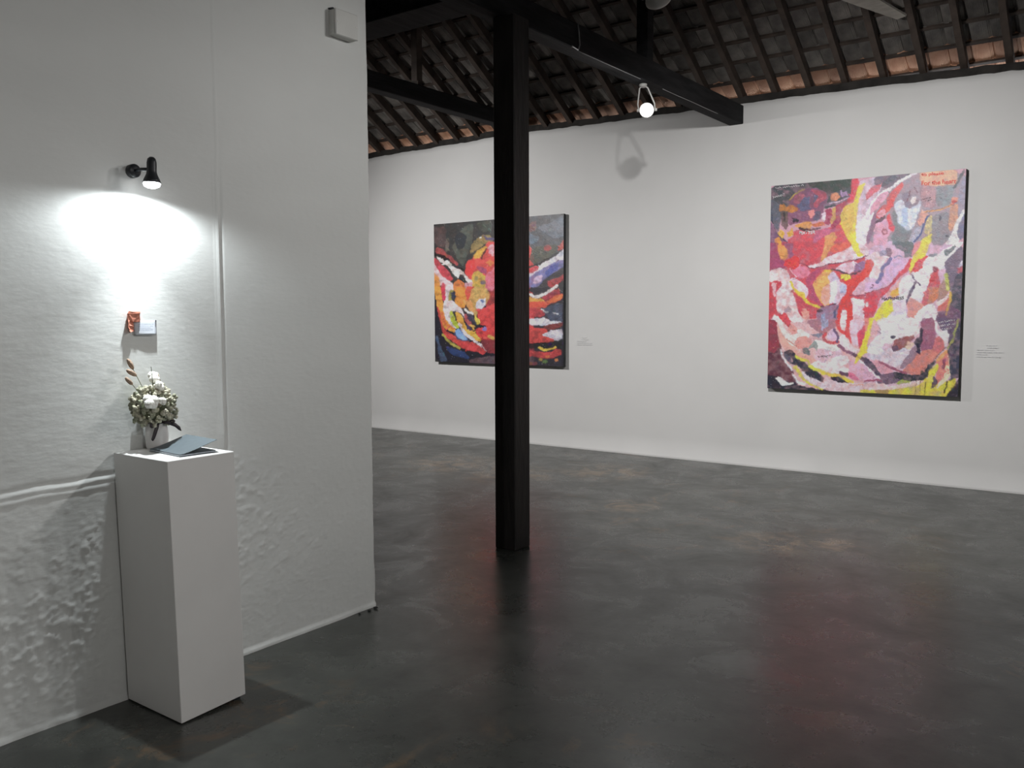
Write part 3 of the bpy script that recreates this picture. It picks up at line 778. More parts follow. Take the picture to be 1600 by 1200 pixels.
def paint(cor, nu, nv, ops, base, seed):
    """colour grid (nv, nu, 3) plus relief; cor: TL TR BR BL as they stand in the sketch"""
    Hm = homography(cor); U, V = np.meshgrid(np.linspace(0, 1, nu), np.linspace(0, 1, nv))
    w = Hm[2, 0]*U+Hm[2, 1]*V+1
    X = (Hm[0, 0]*U+Hm[0, 1]*V+Hm[0, 2])/w; Y = (Hm[1, 0]*U+Hm[1, 1]*V+Hm[1, 2])/w
    xw = X+.8*fbm(X*.20, Y*.20, 2, seed)+.55*fbm(X*.6, Y*.6, 2, seed+3); yw = Y+.8*fbm(X*.20, Y*.20, 2, seed+9)+.55*fbm(X*.6, Y*.6, 2, seed+5)
    rg = np.random.default_rng(seed)
    col = np.zeros((nv, nu, 3)); col[:] = lin(base); hgt = np.zeros((nv, nu))
    mott = fbm(X*.16, Y*.20, 3, seed+20); ang = 1.6*fbm(X*.03, Y*.03, 2, seed+60); sx_ = X*np.cos(ang)+Y*np.sin(ang); sy_ = Y*np.cos(ang)-X*np.sin(ang); grain = fbm(sx_*.12, sy_*.75, 2, seed+30); warm = fbm(X*.18, Y*.18, 3, seed+40)
    for n_, (kind, c, pts, wd) in enumerate(ops):
        if kind == 'o':
            m = (((xw-pts[0])/wd[0])**2+((yw-pts[1])/wd[1])**2) < 1
        elif kind == 'p':
            q = chaikin(pts, 1); m = np.zeros(X.shape, bool)
            lo, hi = q.min(0)-3, q.max(0)+3
            bbm = (X > lo[0]) & (X < hi[0]) & (Y > lo[1]) & (Y < hi[1])
            if not bbm.any(): continue
            for ox_, oy_ in ((0, 0), (.8, 0), (-.8, 0), (0, .8), (0, -.8)): m[bbm] |= inside(xw[bbm]+ox_, yw[bbm]+oy_, q)
        else:
            q = chaikin(pts, 2, False); dmin = np.full(X.shape, 1e9)
            lo, hi = q.min(0)-wd-3, q.max(0)+wd+3
            bbm = (X > lo[0]) & (X < hi[0]) & (Y > lo[1]) & (Y < hi[1])
            if not bbm.any(): continue
            xs_, ys_ = xw[bbm], yw[bbm]; dd = np.full(xs_.shape, 1e9)
            for a, b_ in zip(q, q[1:]):
                ab = b_-a; t = np.clip(((xs_-a[0])*ab[0]+(ys_-a[1])*ab[1])/max(ab@ab, 1e-9), 0, 1)
                dd = np.minimum(dd, np.hypot(xs_-a[0]-ab[0]*t, ys_-a[1]-ab[1]*t))
            dmin[bbm] = dd; m = dmin < np.maximum(wd/2*(1+.25*mott), .35)
        base_c = lin(c)
        al = np.clip(.93+.25*mott, .55, 1)[m][:, None]
        k = (1+.16*mott+.16*grain)[m][:, None]
        tint = 1+.10*warm[m][:, None]*np.array([1, -.3, -.8])
        col[m] = col[m]*(1-al)+np.clip(base_c*k*tint, 0, 1)*al
        hgt[m] = .25*hgt[m]+(n_ % 5)*.15+.6*np.abs(grain[m])
        if kind == 'p' and n_ > 8:                      # loose daubs of a related tone, worked over the edges
            cen = pts.mean(0)
            for _ in range(7):
                q0 = pts[rg.integers(len(pts))]; t = rg.uniform(.1, 1.04); c0 = cen+(q0-cen)*t
                a_ = rg.uniform(1.2, 4.2); b_ = a_*rg.uniform(.18, .5); th = 1.6*float(vnoise(c0[0]*.03, c0[1]*.03, seed+60))+rg.uniform(-.5, .5)+(0 if rg.random() < .6 else 1.2)
                s_ = (np.abs(X-c0[0]) < 6) & (np.abs(Y-c0[1]) < 6)
                if not s_.any(): continue
                dx, dy = xw[s_]-c0[0], yw[s_]-c0[1]; e = ((dx*math.cos(th)+dy*math.sin(th))/a_)**2+((dy*math.cos(th)-dx*math.sin(th))/b_)**2
                cc = np.clip(base_c*rg.uniform(.62, 1.35)+rg.uniform(-.02, .05, 3), 0, 1); al_ = (np.clip(1.6-1.3*e, 0, .85))[:, None]
                col[s_] = col[s_]*(1-al_)+cc*al_
                hgt[s_] += .5*al_[:, 0]
    def blur(a, n):
        for _ in range(n):
            q = np.pad(a, [(1, 1), (1, 1)]+[(0, 0)]*(a.ndim-2), mode='edge')
            a = (q[:-2, 1:-1]+q[2:, 1:-1]+q[1:-1, :-2]+q[1:-1, 2:]+4*a)/8
        return a
    soft = blur(col, 14); w_ = np.clip(.20+.42*fbm(X*.07, Y*.07, 3, seed+70), .05, .75)[..., None]
    col = blur(col, 1)*(1-w_)+soft*w_
    k = (1+.10*grain+.07*fbm(X*.5, Y*.5, 2, seed+80))[..., None]; col = col*k
    sp = blur(_rng.random(X.shape), 1); cut = np.quantile(sp, .995); hot = (sp > cut) & (mott > -.1)
    col[hot] = col[hot]*.6+.3
    lum = col.mean(-1, keepdims=True); col = lum+(col-lum)*.86
    return np.clip(col*1.30, .004, .88), hgt
m_paint = bpy.data.materials.new('oil_paint'); m_paint.use_nodes = True
_b = m_paint.node_tree.nodes['Principled BSDF']; _a = m_paint.node_tree.nodes.new('ShaderNodeAttribute'); _a.attribute_name = 'paint'
m_paint.node_tree.links.new(_a.outputs['Color'], _b.inputs['Base Color']); _b.inputs['Roughness'].default_value = .42; _b.inputs['Specular IOR Level'].default_value = .35
_n = m_paint.node_tree.nodes.new('ShaderNodeTexNoise'); _n.inputs['Scale'].default_value = 90
_tc = m_paint.node_tree.nodes.new('ShaderNodeTexCoord'); m_paint.node_tree.links.new(_tc.outputs['Object'], _n.inputs['Vector'])
_bp = m_paint.node_tree.nodes.new('ShaderNodeBump'); _bp.inputs['Strength'].default_value = .25; _bp.inputs['Distance'].default_value = .004
m_paint.node_tree.links.new(_n.outputs[0], _bp.inputs['Height']); m_paint.node_tree.links.new(_bp.outputs[0], _b.inputs['Normal'])

def build_painting(x0, x1, z0, z1, cor, nu, nv, ops, base, seed, label, thick=.045):
    t = empty('painting', ((x0+x1)/2, D, z0)); tag(t, label, 'painting', None)
    w, h = x1-x0, z1-z0; yf = -thick-.012
    col, hgt = paint(cor, nu, nv, ops, base, seed)
    U, V = np.meshgrid(np.linspace(0, 1, nu), np.linspace(0, 1, nv))
    P = np.stack([-w/2+w*U, np.full_like(U, yf-.0008)-.0012*hgt, h*(1-V)], -1)
    me = grid_mesh('painted_canvas', P[:, ::-1] if False else P)
    at = me.color_attributes.new('paint', 'FLOAT_COLOR', 'POINT')
    at.data.foreach_set('color', np.concatenate([col, np.ones(col.shape[:2]+(1,))], -1).astype(np.float32).reshape(-1))
    link('painted_canvas', me, m_paint, t)
    link('canvas_edge', mesh_of(box_bm((-w/2-.001, yf, -.001), (w/2+.001, yf+thick, h+.001), .002), 'canvas_edge'), m_canvas_side, t)
    for sx in (-1, 1):
        link('hanger', mesh_of(box_bm((sx*w*.3-.02, yf+thick, h*.9), (sx*w*.3+.02, .004, h*.9+.03)), 'hanger'), m_black, t)
    Hi = np.linalg.inv(homography(cor))
    def at_(px, py):
        v = Hi @ np.array([px, py, 1]); return Vector((-w/2+w*v[0]/v[2], yf-.0042, h*(1-v[1]/v[2])))
    return t, at_
def lettering(t, at_, text, p0, p1, hpx, m, shear=0, jit=.12):
    """brush lettering between two points of the canvas"""
    a, b_ = at_(*p0), at_(*p1); hh = (at_(p0[0], p0[1]-hpx)-a).length
    cu = bpy.data.curves.new('lettering', 'FONT'); cu.body = text; cu.size = 1; cu.offset = .022
    tmp = bpy.data.objects.new('tmp', cu); C.objects.link(tmp); dg = bpy.context.evaluated_depsgraph_get()
    me = bpy.data.meshes.new_from_object(tmp.evaluated_get(dg)); bpy.data.objects.remove(tmp)
    n = len(me.vertices); co = np.empty(n*3, np.float32); me.vertices.foreach_get('co', co); co = co.reshape(-1, 3)
    wd = co[:, 0].max()-co[:, 0].min(); cap = .70
    ex = (b_-a)/wd; ez = Vector((0, 0, 1))*(hh/cap)
    out = np.empty_like(co)
    for i, (x_, y_, z_) in enumerate(co):
        jx = jit*.15*math.sin(7*x_+3*y_); jy = jit*.5*math.sin(4.1*x_+.7)
        q = a+ex*(x_-co[0:, 0].min()+jx+shear*y_)+ez*(y_+jy)
        out[i] = q
    me.vertices.foreach_set('co', out.reshape(-1)); me.update(); me.materials.clear()
    return link('lettering', me, m, t)
def scribble(t, at_, p0, p1, hpx, m, n=10, seed=1):
    rr = random.Random(seed); b = bmesh.new(); pts = []
    for i in range(n*4+1):
        u = i/(n*4); px = p0[0]+(p1[0]-p0[0])*u+hpx*.25*math.sin(i*1.9); py = p0[1]+(p1[1]-p0[1])*u-hpx*(.5+.5*math.sin(i*1.45+rr.random()))*rr.uniform(.4, 1)
        pts.append((px, py))
    run = []
    for i, q in enumerate(pts):
        run.append(at_(*q))
        if rr.random() < .16 or i == len(pts)-1:
            if len(run) > 1:
                vs = []
                for p_ in run: vs.append((b.verts.new(p_+Vector((0, 0, .0022))), b.verts.new(p_-Vector((0.0015, 0, .0022)))))
                for a_, c_ in zip(vs, vs[1:]): b.faces.new((a_[0], a_[1], c_[1], c_[0]))
            run = []
    return link('lettering', mesh_of(b, 'lettering'), m, t)

PINK = """
p A|74 78 84|60 250 1380 170 1380 520 1000 640 400 700 90 900
p A|120 84 118|60 800 150 960 260 1090 420 1230 60 1230
p B|152 136 152|-60 140 1510 40 1510 1230 -60 1230
p B|206 178 198|-160 250 120 170 220 300 120 520 20 720 -80 1000 -180 1200
p C|200 66 82|60 -30 1620 -30 1620 1230 60 1230
p D|207 168 196|-20 -20 1510 -20 1510 1230 -20 1230
p E|218 170 174|40 -20 1620 -20 1620 1180 40 1150
p G|206 172 192|-20 -20 1510 -20 1510 1150 -20 1100
p A|60 72 67|650 230 1360 170 1330 310 1000 410 850 330 700 290
p A|94 98 112|80 480 250 600 230 900 200 1010 80 760
p A|205 70 86|450 1000 550 980 850 1000 1050 930 1150 900 1200 820 1250 1050 1340 1170 1420 1260 400 1260 350 1150 460 1080
p A|190 92 128|800 1020 950 950 1080 990 900 1100 760 1200 780 1100
p A|206 142 88|950 1080 1080 1020 1120 1100 1050 1210 940 1210
p A|132 82 112|390 520 480 420 620 340 780 330 950 400 980 480 920 620 900 800 700 850 500 860 380 900 360 720 400 600
p A|94 94 126|560 470 680 480 700 650 560 690 500 600
p A|98 92 124|780 440 850 440 850 540 770 540
p A|92 86 112|800 690 870 690 840 830 770 820
p A|170 76 96|700 340 950 400 960 480 860 560 800 640 760 600 850 450
p A|164 92 112|480 440 560 400 620 440 540 560 440 560
p A|226 130 130|690 690 760 660 770 740 720 800 680 740
s A 22|176 150 72|385 515 480 410 610 345
p A|190 120 52|240 580 300 600 300 640 420 590 510 650 480 690 380 690 310 660 230 690
p A|100 82 78|270 700 350 700 360 850 340 980 270 900 250 780
s A 30|60 56 60|300 720 310 780 300 820
p A|50 45 56|440 810 530 820 515 848 440 835
p A|206 142 72|480 900 680 850 740 880 700 970 620 960 480 930
p A|200 104 62|740 890 920 850 930 910 760 930
p A|75 50 56|540 935 620 960 720 985 860 940 870 960 700 1005 520 965
p A|165 56 90|950 660 1050 660 1050 780 1020 900 930 880 950 800
p A|216 192 206|910 720 950 700 940 830 895 825
p A|166 60 86|1100 590 1350 520 1270 600 1180 700 1180 850 1060 980 1040 900 1100 800
p A|200 150 82|1060 650 1105 630 1100 800 1050 890 1020 850 1060 760
p A|206 130 96|1030 430 1130 410 1170 470 1100 530 1030 510
p A|165 130 176|1190 400 1280 390 1270 430 1190 470
s A 46|130 105 126|930 600 1020 570 1150 560 1290 490 1345 440
s A 12|190 170 190|1010 565 1150 550 1300 480
p A|216 60 80|1370 190 1440 180 1462 250 1420 450 1380 540 1320 560 1280 530 1360 440 1350 330
p A|224 200 52|1450 320 1570 250 1500 400 1470 470 1440 600 1430 800 1410 900 1425 1210 1330 1170 1270 1060 1190 880 1190 740 1270 600 1390 560 1430 440
p A|214 174 78|1270 610 1390 600 1380 900 1300 1080 1205 880 1205 720
p A|226 172 44|205 1020 250 975 315 1040 270 1095 220 1070
p A|220 166 44|345 1020 430 975 445 1050 380 1085
p A|226 150 52|170 1100 230 1100 265 1210 170 1210
s A 13|58 58 84|90 650 130 900 200 1060 350 1170
p B|110 96 116|120 170 450 135 720 110 450 260 300 350 100 280
p B|92 92 108|380 150 450 150 440 200 330 270 220 330 215 280
p B|204 92 110|-20 430 80 310 200 290 180 360 60 450 -20 520
p B|226 216 230|-150 700 0 800 30 700 110 670 50 900 -30 1230 -170 1230
s B 40|232 224 237|745 110 560 200 450 260 360 350 230 410 120 510 40 640 -30 800 -100 960 -130 1100
p B|216 150 176|230 420 330 390 280 500 200 600 120 680 40 760 60 620 150 500
p B|206 80 86|450 330 540 250 560 290 500 400 420 520 400 620 330 700 260 750 210 820 140 800 160 700 220 630 300 600 310 500 360 400
p B|226 68 70|330 530 400 540 390 620 340 690 290 680
p B|230 142 162|200 690 270 670 270 760 210 810 150 760
p B|140 100 130|110 700 140 850 90 1000 20 1220 -10 1100 60 900
p B|216 152 182|150 880 290 820 350 950 400 1000 330 1060 300 1220 100 1220 120 1000
s B 38|92 58 78|150 860 220 830 262 790
p B|216 60 76|300 780 350 740 370 850 432 950 400 1012 350 990 330 880
o B|165 94 115|270 1015 48 48
o B|206 140 160|270 1018 26 22
p B|118 124 132|400 700 460 700 480 900 600 970 700 1010 640 1220 400 1220 380 1080 440 1000 440 900 390 800
p B|192 200 222|430 580 530 530 600 640 760 620 830 540 820 640 760 800 720 950 650 1010 570 960 480 880 470 760 430 680
p B|216 216 228|640 680 780 660 740 880 660 980
p B|166 182 222|540 660 610 660 620 940 560 930
p B|132 116 138|540 430 640 400 680 480 800 540 760 600 660 660 600 640 570 570
p B|216 202 206|680 480 750 490 740 560 680 590
s B 14|110 58 80|662 370 640 480 620 540
s B 14|110 58 80|730 340 780 420
s B 9|100 60 80|690 480 660 520
s B 9|100 60 80|740 545 800 530
p B|228 168 132|800 100 1385 60 1372 290 1170 300 1050 310 840 290
p B|176 130 142|820 300 1050 320 1060 560 1020 640 880 640 830 500
p B|130 136 146|1080 340 1330 300 1300 560 1240 620 1080 640 1060 500
p B|150 140 166|1450 250 1515 150 1515 680 1430 800 1420 500
s B 40|74 80 90|1490 80 1420 210 1340 340
p B|216 150 136|850 700 950 750 890 850 830 930 780 900 820 780
p B|136 131 142|1020 780 1240 700 1280 850 1260 1000 1290 1100 1200 1220 1000 1220 1000 950
p B|202 142 112|1290 640 1400 600 1390 860 1320 1000 1260 1000
s B 28|218 152 92|890 720 1000 705 1100 690 1200 660 1330 590
s B 7|112 70 60|900 722 1000 700 1200 655 1330 590
p B|222 132 112|1310 500 1390 500 1380 570 1310 600
o B|188 54 54|1345 565 36 22
o B|80 76 96|1130 820 22 40
o B|70 70 84|1240 1095 34 18
p B|168 162 182|720 1010 860 930 840 1020 740 1160 680 1220 650 1150
p B|196 176 122|930 830 1000 760 1000 1000 950 1060 900 1050 900 950
s B 30|68 84 140|955 770 910 850 870 930 860 1010 800 1100 740 1170
p B|222 206 42|880 1110 960 1080 1005 1050 975 1220 820 1220
p B|227 224 227|1500 680 1500 760 1420 900 1390 1100 1430 1140 1400 1220 1220 1220 1310 1080 1380 860 1430 800
p B|108 104 140|1515 740 1515 1110 1440 1150 1400 1050 1430 900
p C|160 70 110|60 -20 220 -20 240 180 280 250 330 300 330 380 60 400
p C|222 146 72|190 0 300 30 370 100 330 240 260 230 220 120
p C|150 86 116|300 -10 450 -10 420 120 450 180 390 220 370 100
p C|228 44 50|330 260 500 180 560 300 500 380 400 400 310 330
p C|216 150 90|950 -10 1110 -10 1000 100 960 200 910 270 880 270 920 130
p C|222 94 76|1100 -10 1350 -10 1300 80 1080 130 1020 100
p C|226 196 206|700 340 850 310 950 230 1080 170 1250 110 1360 40 1380 -10 1500 -10 1620 80 1620 180 1400 240 1200 290 1000 310 900 340 780 375 700 360
p C|222 206 42|1360 -20 1450 -20 1480 120 1540 180 1460 200 1390 80
p C|222 120 150|420 420 550 350 680 370 700 470 600 540 480 500
s C 14|242 184 198|400 380 440 460 490 510
p C|182 70 106|650 540 780 420 1000 350 900 400 800 500 760 620 780 760 850 880 880 950 700 850 690 700
s C 13|106 56 82|540 300 620 310 700 370 780 385 900 350 1000 315 1180 300 1330 265 1500 225 1620 190
p C|196 60 76|60 600 120 600 160 760 200 900 200 1080 150 1110 60 1220
p C|224 202 207|80 420 180 390 250 375 330 400 370 470 400 560 470 700 480 800 520 960 540 1080 600 1170 600 1220 440 1220 330 1060 260 1090 200 1040 200 900 190 800 210 720 270 620 250 580 180 560 80 590
p C|202 60 76|180 570 250 590 272 640 200 720 170 690
p C|226 176 186|120 600 170 610 170 720 160 830 135 780 140 700
p C|160 136 150|340 1010 380 980 430 1020 400 1060 330 1060
p C|206 60 72|200 1110 330 1100 420 1220 270 1220
p C|229 216 223|140 1150 170 1120 230 1160 270 1210 140 1210
p C|196 65 86|440 730 560 830 680 950 800 990 620 1000 600 1060 560 1120 500 900
p C|227 197 212|400 540 470 540 600 620 680 700 680 790 640 850 620 760 530 740 480 670
s C 36|214 186 48|420 590 470 700 540 780 610 840 690 930 790 960 885 1000
p C|226 186 46|540 750 630 760 640 860 560 800
p C|226 152 142|620 1000 700 1060 700 1170 620 1170 600 1080
p C|229 166 86|770 640 830 520 930 440 1060 430 1000 500 1020 600 1020 930 960 980 880 900 800 740
p C|233 162 150|900 720 1020 620 1020 900 960 970 890 880
s C 28|226 186 32|940 420 1060 410
p C|206 190 216|1000 520 1060 430 1140 500 1180 600 1250 620 1290 660 1280 760 1200 860 1150 960 1080 920 1020 930 1040 850 1030 600
p C|176 178 216|1190 640 1290 640 1280 740 1200 780
p C|229 233 229|1040 620 1130 580 1130 760 1080 900 1030 920 1050 800
p C|223 191 211|1120 380 1250 310 1400 290 1440 300 1400 440 1330 460 1220 420 1120 400
p C|140 106 150|1430 320 1560 280 1620 320 1500 420 1400 440
p C|150 120 150|900 990 1020 960 1180 960 1150 1100 1130 1220 850 1220 820 1100
p C|220 54 50|1620 370 1620 520 1500 600 1440 720 1380 800 1370 900 1385 1220 1290 1220 1290 1050 1250 960 1200 1050 1170 1220 1150 1150 1180 1000 1240 850 1310 760 1300 640 1180 540 1150 460 1220 530 1350 570 1450 520
s C 28|80 64 80|1060 400 1180 420 1260 460 1350 490 1440 460 1495 430
p C|226 206 42|1200 480 1330 490 1350 540 1270 565 1210 530
p C|212 172 192|1620 520 1480 640 1390 770 1400 800 1620 780
p C|223 196 211|1360 850 1460 870 1620 900 1620 980 1520 1020 1560 1100 1620 1220 1400 1220 1390 960
p C|236 226 233|1380 860 1460 870 1620 910 1540 980 1420 940
s C 20|150 74 100|1350 815 1500 820 1620 795
p C|232 206 212|1240 1040 1290 1050 1290 1220 1190 1220 1220 1100
s C 34|84 84 116|1160 990 1110 1050 1110 1150
o C|88 64 74|910 980 35 18
o C|84 62 74|870 1050 50 22
s C 15|90 60 80|1020 960 1130 940
p C|140 150 186|900 1120 950 1090 960 1220 870 1220
p D|229 202 207|-20 220 150 120 200 190 320 220 230 350 190 560 50 520 110 350 80 250
p D|222 66 56|-20 250 80 260 110 330 60 430 20 520 -20 530
p D|145 136 166|190 120 310 110 300 180 210 200
p D|124 90 114|300 80 380 80 380 200 330 190
p D|95 105 112|410 -20 720 -20 720 80 690 190 600 230 590 130 450 60
p D|206 166 206|400 230 660 230 560 400 480 460 350 600 180 680 -20 750 -20 600 160 610 240 560 330 350
s D 58|108 104 154|370 240 330 310 250 370 230 480 210 560 165 600
s D 18|110 120 166|430 220 500 190 560 210
s D 14|90 50 80|60 700 95 690 100 650 80 650
p D|206 56 76|680 230 700 300 650 420 560 490 460 580 380 680 300 780 200 880 140 1080 60 1220 -20 1220 -20 790 150 740 310 690 420 570 500 470 600 380
s D 11|130 40 65|-20 780 150 730 320 680 450 560
o D|232 225 230|12 950 24 38
p D|226 162 162|300 800 480 620 560 500 530 620 460 720 380 760 340 850
p D|231 166 56|380 780 480 700 520 700 500 800 400 860
p D|226 130 140|720 100 760 -20 850 -20 820 80 740 170 700 200
p D|231 224 231|870 300 960 220 1100 180 1200 110 1380 20 1490 -20 1440 60 1380 120 1270 220 1220 310 1200 400 1130 420 1100 360 1020 360 1020 480 970 560 950 680 890 760 880 870 800 920 740 860 700 850 620 960 600 1000 640 1220 280 1220 400 1050 420 900 500 860 520 760 510 650 560 530 690 480 860 400
p D|219 60 66|760 280 860 210 950 200 870 290 860 390 780 440 690 450 700 390
p D|223 201 42|830 50 860 -20 972 -20 940 120 880 220 780 250 740 330 690 440 660 460 680 360 700 260 740 180
p D|118 124 134|945 188 1000 178 1100 163 1080 192 1000 208
p D|114 120 130|1210 110 1300 90 1385 35 1330 130 1250 190 1210 190
p D|110 96 120|1480 30 1515 380 1400 480 1350 700 1300 740 1260 560 1220 370 1220 300 1310 200
p D|70 72 88|1515 440 1515 1220 1300 1000 1320 850 1340 720 1400 500
p D|182 80 96|1430 400 1515 360 1515 440 1410 470
p D|202 192 216|1450 350 1480 270 1515 370
s D 26|94 74 110|690 480 750 570 830 645
s D 42|84 60 96|762 605 700 740 650 860 612 955
p D|202 60 70|1030 360 1100 370 1100 480 1130 600 1130 690 1000 680 950 700 990 560 1000 490 1040 440
p D|150 65 90|1030 360 1100 370 1090 450 1040 440
p D|196 116 82|960 700 1140 690 1130 850 1050 920 940 960 880 980 900 850
p D|206 94 110|900 760 960 720 960 850 940 960 870 960
p D|166 126 116|1140 650 1200 560 1280 740 1240 830 1120 900
p D|178 178 82|1210 480 1260 480 1292 740 1260 740 1230 620
p D|110 76 106|1080 1090 1230 1060 1300 960 1515 1100 1515 1220 1080 1220
p D|206 96 86|1120 970 1200 920 1280 850 1290 900 1230 1050 1110 1050
p D|227 197 197|1070 940 1200 880 1290 800 1230 900 1120 980
s D 36|211 166 62|1310 770 1300 900 1270 1010 1252 1110
p D|231 219 227|780 1080 900 990 1050 950 1100 1080 1070 1220 640 1220
p D|217 142 132|690 850 800 920 870 950 870 1000 800 1060 740 1160 650 1150 640 960
p D|217 197 222|420 900 600 870 620 960 600 1100 400 1130 410 1000
p D|224 210 26|260 930 400 860 412 1050 330 1140 270 1220 110 1220 160 1080
p E|94 50 66|40 -10 180 -10 200 200 250 380 270 460 300 600 440 780 500 900 560 1000 40 1080
p E|150 56 76|40 -10 180 -10 200 200 240 420 150 500 40 480
p E|46 46 60|40 860 250 900 370 970 490 990 560 1030 850 1090 1060 1110 1060 1150 40 1120
p E|224 162 152|200 80 300 120 420 300 520 470 600 530 720 560 820 640 740 660 600 610 480 540 400 530 300 420 240 300
p E|226 212 210|200 -10 260 -10 320 140 420 240 540 200 520 150 600 150 720 240 700 280 560 260 480 310 500 400 420 380 350 290 260 150
p E|192 66 76|300 -10 400 -10 410 60 390 110 330 60
p E|223 142 136|430 50 520 130 500 200 440 220 380 130
p E|223 144 138|530 270 640 250 730 290 740 400 620 430 530 450 480 350
s E 13|176 106 96|360 290 510 410
p E|76 82 102|300 500 420 560 440 680 350 620
p E|50 52 68|300 500 420 460 520 560 600 640 680 700 740 760 850 820 940 900 930 970 800 930 690 870 600 780 540 720 440 680 470 620 400 540
s E 30|227 222 232|260 460 280 540 320 610 360 680 420 730 440 780
s E 32|227 222 232|450 840 490 890 520 960 570 990 640 1000
p E|222 217 217|190 910 240 890 300 930 370 980 490 990 370 1010 330 1035 270 1000
p E|229 216 223|740 680 960 620 1080 580 1300 560 1350 640 1220 720 1340 770 1330 830 1190 820 1080 840 920 790 800 740
p E|223 192 202|1000 900 1080 960 1400 990 1620 990 1620 1160 1060 1130 980 1030 940 940
p E|216 162 186|1340 640 1480 620 1620 700 1620 960 1450 940 1340 870 1350 760
p E|222 104 140|1340 820 1400 830 1500 930 1430 940 1340 880
s E 46|206 202 62|510 560 590 620 690 640 720 700 800 770 920 800 1000 840
s E 56|216 202 52|490 740 560 830 620 910 740 990 860 1050 910 1065
p E|222 202 217|590 790 640 850 740 910 930 980 1000 1060 900 1060 740 980 640 900
p E|50 45 58|1050 890 1160 880 1280 930 1380 970 1200 970 1090 940
s E 50|226 196 42|920 830 1080 860 1200 870 1300 930 1390 970
p E|100 65 90|1190 805 1335 840 1320 880 1190 850
p E|217 202 72|1530 1100 1620 1090 1620 1160 1530 1150
s E 12|222 152 122|1350 1010 1620 1010
p E|213 177 197|830 470 950 450 1100 490 1200 460 1250 540 1080 580 960 640 900 660 800 600
p E|229 226 223|800 300 900 330 1000 380 1150 400 1200 450 1100 480 950 440 840 440
p E|105 115 118|610 450 660 430 720 470 720 540 620 510
p E|140 146 146|720 400 800 320 840 380 830 450 770 420 700 450
p E|166 110 126|680 -10 1130 -10 1130 100 1000 160 930 230 860 170 720 80
p E|150 150 182|900 -10 1000 -10 1010 100 920 120
p E|128 124 144|740 220 900 200 930 230 880 250 760 240
p E|216 60 66|1130 -10 1190 -10 1210 120 1260 180 1280 -10 1360 -10 1340 150 1380 300 1360 390 1280 260 1200 190 1130 90
p E|229 202 212|1190 -10 1280 -10 1270 180 1220 130
p E|226 187 207|1340 120 1370 -10 1560 -10 1530 150 1460 260 1480 400 1400 400 1370 260
p E|206 56 90|1540 120 1620 60 1620 200 1540 420 1500 440 1480 330 1470 200
p E|232 207 217|1190 260 1250 220 1330 320 1400 420 1520 470 1450 520 1330 480 1210 400
p E|211 176 206|1000 210 1080 140 1130 200 1140 320 1060 310 1000 280
s E 42|196 70 80|960 200 930 270 970 330 1050 350 1160 340
s E 36|104 80 116|1100 150 1150 210 1170 280 1150 330
s E 50|136 86 116|1180 400 1280 480 1400 530 1500 580
s E 60|86 70 92|1420 530 1500 580 1620 650
s E 26|232 212 227|1490 620 1620 700
p E|224 198 36|1620 200 1620 500 1560 540 1500 600 1450 680 1430 670 1470 560 1540 420 1560 300
p G|224 202 36|30 -20 125 -20 70 150 0 330 -40 400 -80 430 -20 180
p G|231 130 122|-20 -20 40 -20 0 110
p G|223 167 177|120 -20 200 30 130 200 20 330 70 150
p G|231 222 228|160 -20 800 -20 830 90 760 160 620 170 480 190 430 200 400 280 300 250 240 330 280 400 200 450 80 420 10 400 60 290 160 160 250 120
s G 15|120 100 130|180 70 240 112
s G 14|166 110 120|200 20 240 50
p G|206 192 207|280 400 400 330 420 390 560 350 680 340 680 400 660 480 560 620 480 640 330 560 200 530 90 510 80 430 200 450
p G|150 86 116|860 -20 1060 -20 1080 100 1090 200 1050 350 950 380 870 400 860 250
p G|206 121 110|1090 180 1170 170 1250 320 1180 400 1090 500 980 590 920 700 820 770 700 740 580 690 660 600 760 480 780 410 840 430 870 400 960 370 1050 360
p G|206 104 110|1090 180 1170 170 1250 320 1150 400 1050 380
p G|150 80 80|440 220 520 190 600 170 690 150 745 135 745 190 680 240 650 300 560 350 440 390 410 330 440 290
p G|104 75 95|410 320 500 310 520 350 440 395
o G|68 64 84|420 165 44 26
p G|227 192 172|650 240 740 260 740 300 660 370 620 330
p G|145 116 136|700 360 780 300 800 400 760 500 680 580 560 660 540 630 600 520 680 450
p G|50 46 66|745 265 800 180 848 190 848 20 882 40 872 180 885 210 842 310 855 445 808 410 798 310
p G|216 152 172|70 530 200 540 400 660 430 720 250 740 150 640
s G 38|150 75 105|210 560 300 590 400 650 520 700 640 730
p G|211 197 46|-20 1000 130 1000 350 990 800 900 960 800 970 900 1200 900 1410 790 1390 960 1300 1020 1250 1110 950 1130 800 1110 400 1090 -20 1080
p G|228 188 193|-20 890 180 900 330 900 370 1000 -20 970
p G|229 197 197|360 950 560 920 760 870 900 860 850 920 560 960 370 990
p G|160 170 72|540 850 720 840 700 870 480 900
p G|166 130 82|150 1000 370 1000 350 1060 180 1040
p G|110 86 110|220 760 430 730 470 810 560 840 420 900 330 890 180 890
p G|52 55 65|430 720 560 740 700 760 820 770 920 720 970 620 1070 530 1100 550 1020 650 970 780 900 840 720 850 560 830 470 800
p G|216 166 196|-20 600 100 710 210 820 180 840 -20 850
s G 28|231 213 226|-20 590 110 710 220 820
p G|84 70 94|-20 480 70 530 140 620 210 720 250 770 180 760 110 680 -20 590
s G 26|166 80 110|-20 860 200 840 250 850
p G|223 120 110|1100 560 1270 370 1300 450 1300 650 1320 740 1240 800 1150 890 1120 900 1110 760 1130 680 1130 600
p G|229 152 86|1100 510 1260 370 1290 400 1200 470 1120 560
p G|224 210 36|1000 680 1130 580 1130 680 1080 760 1030 950 960 1050 930 1000 970 850
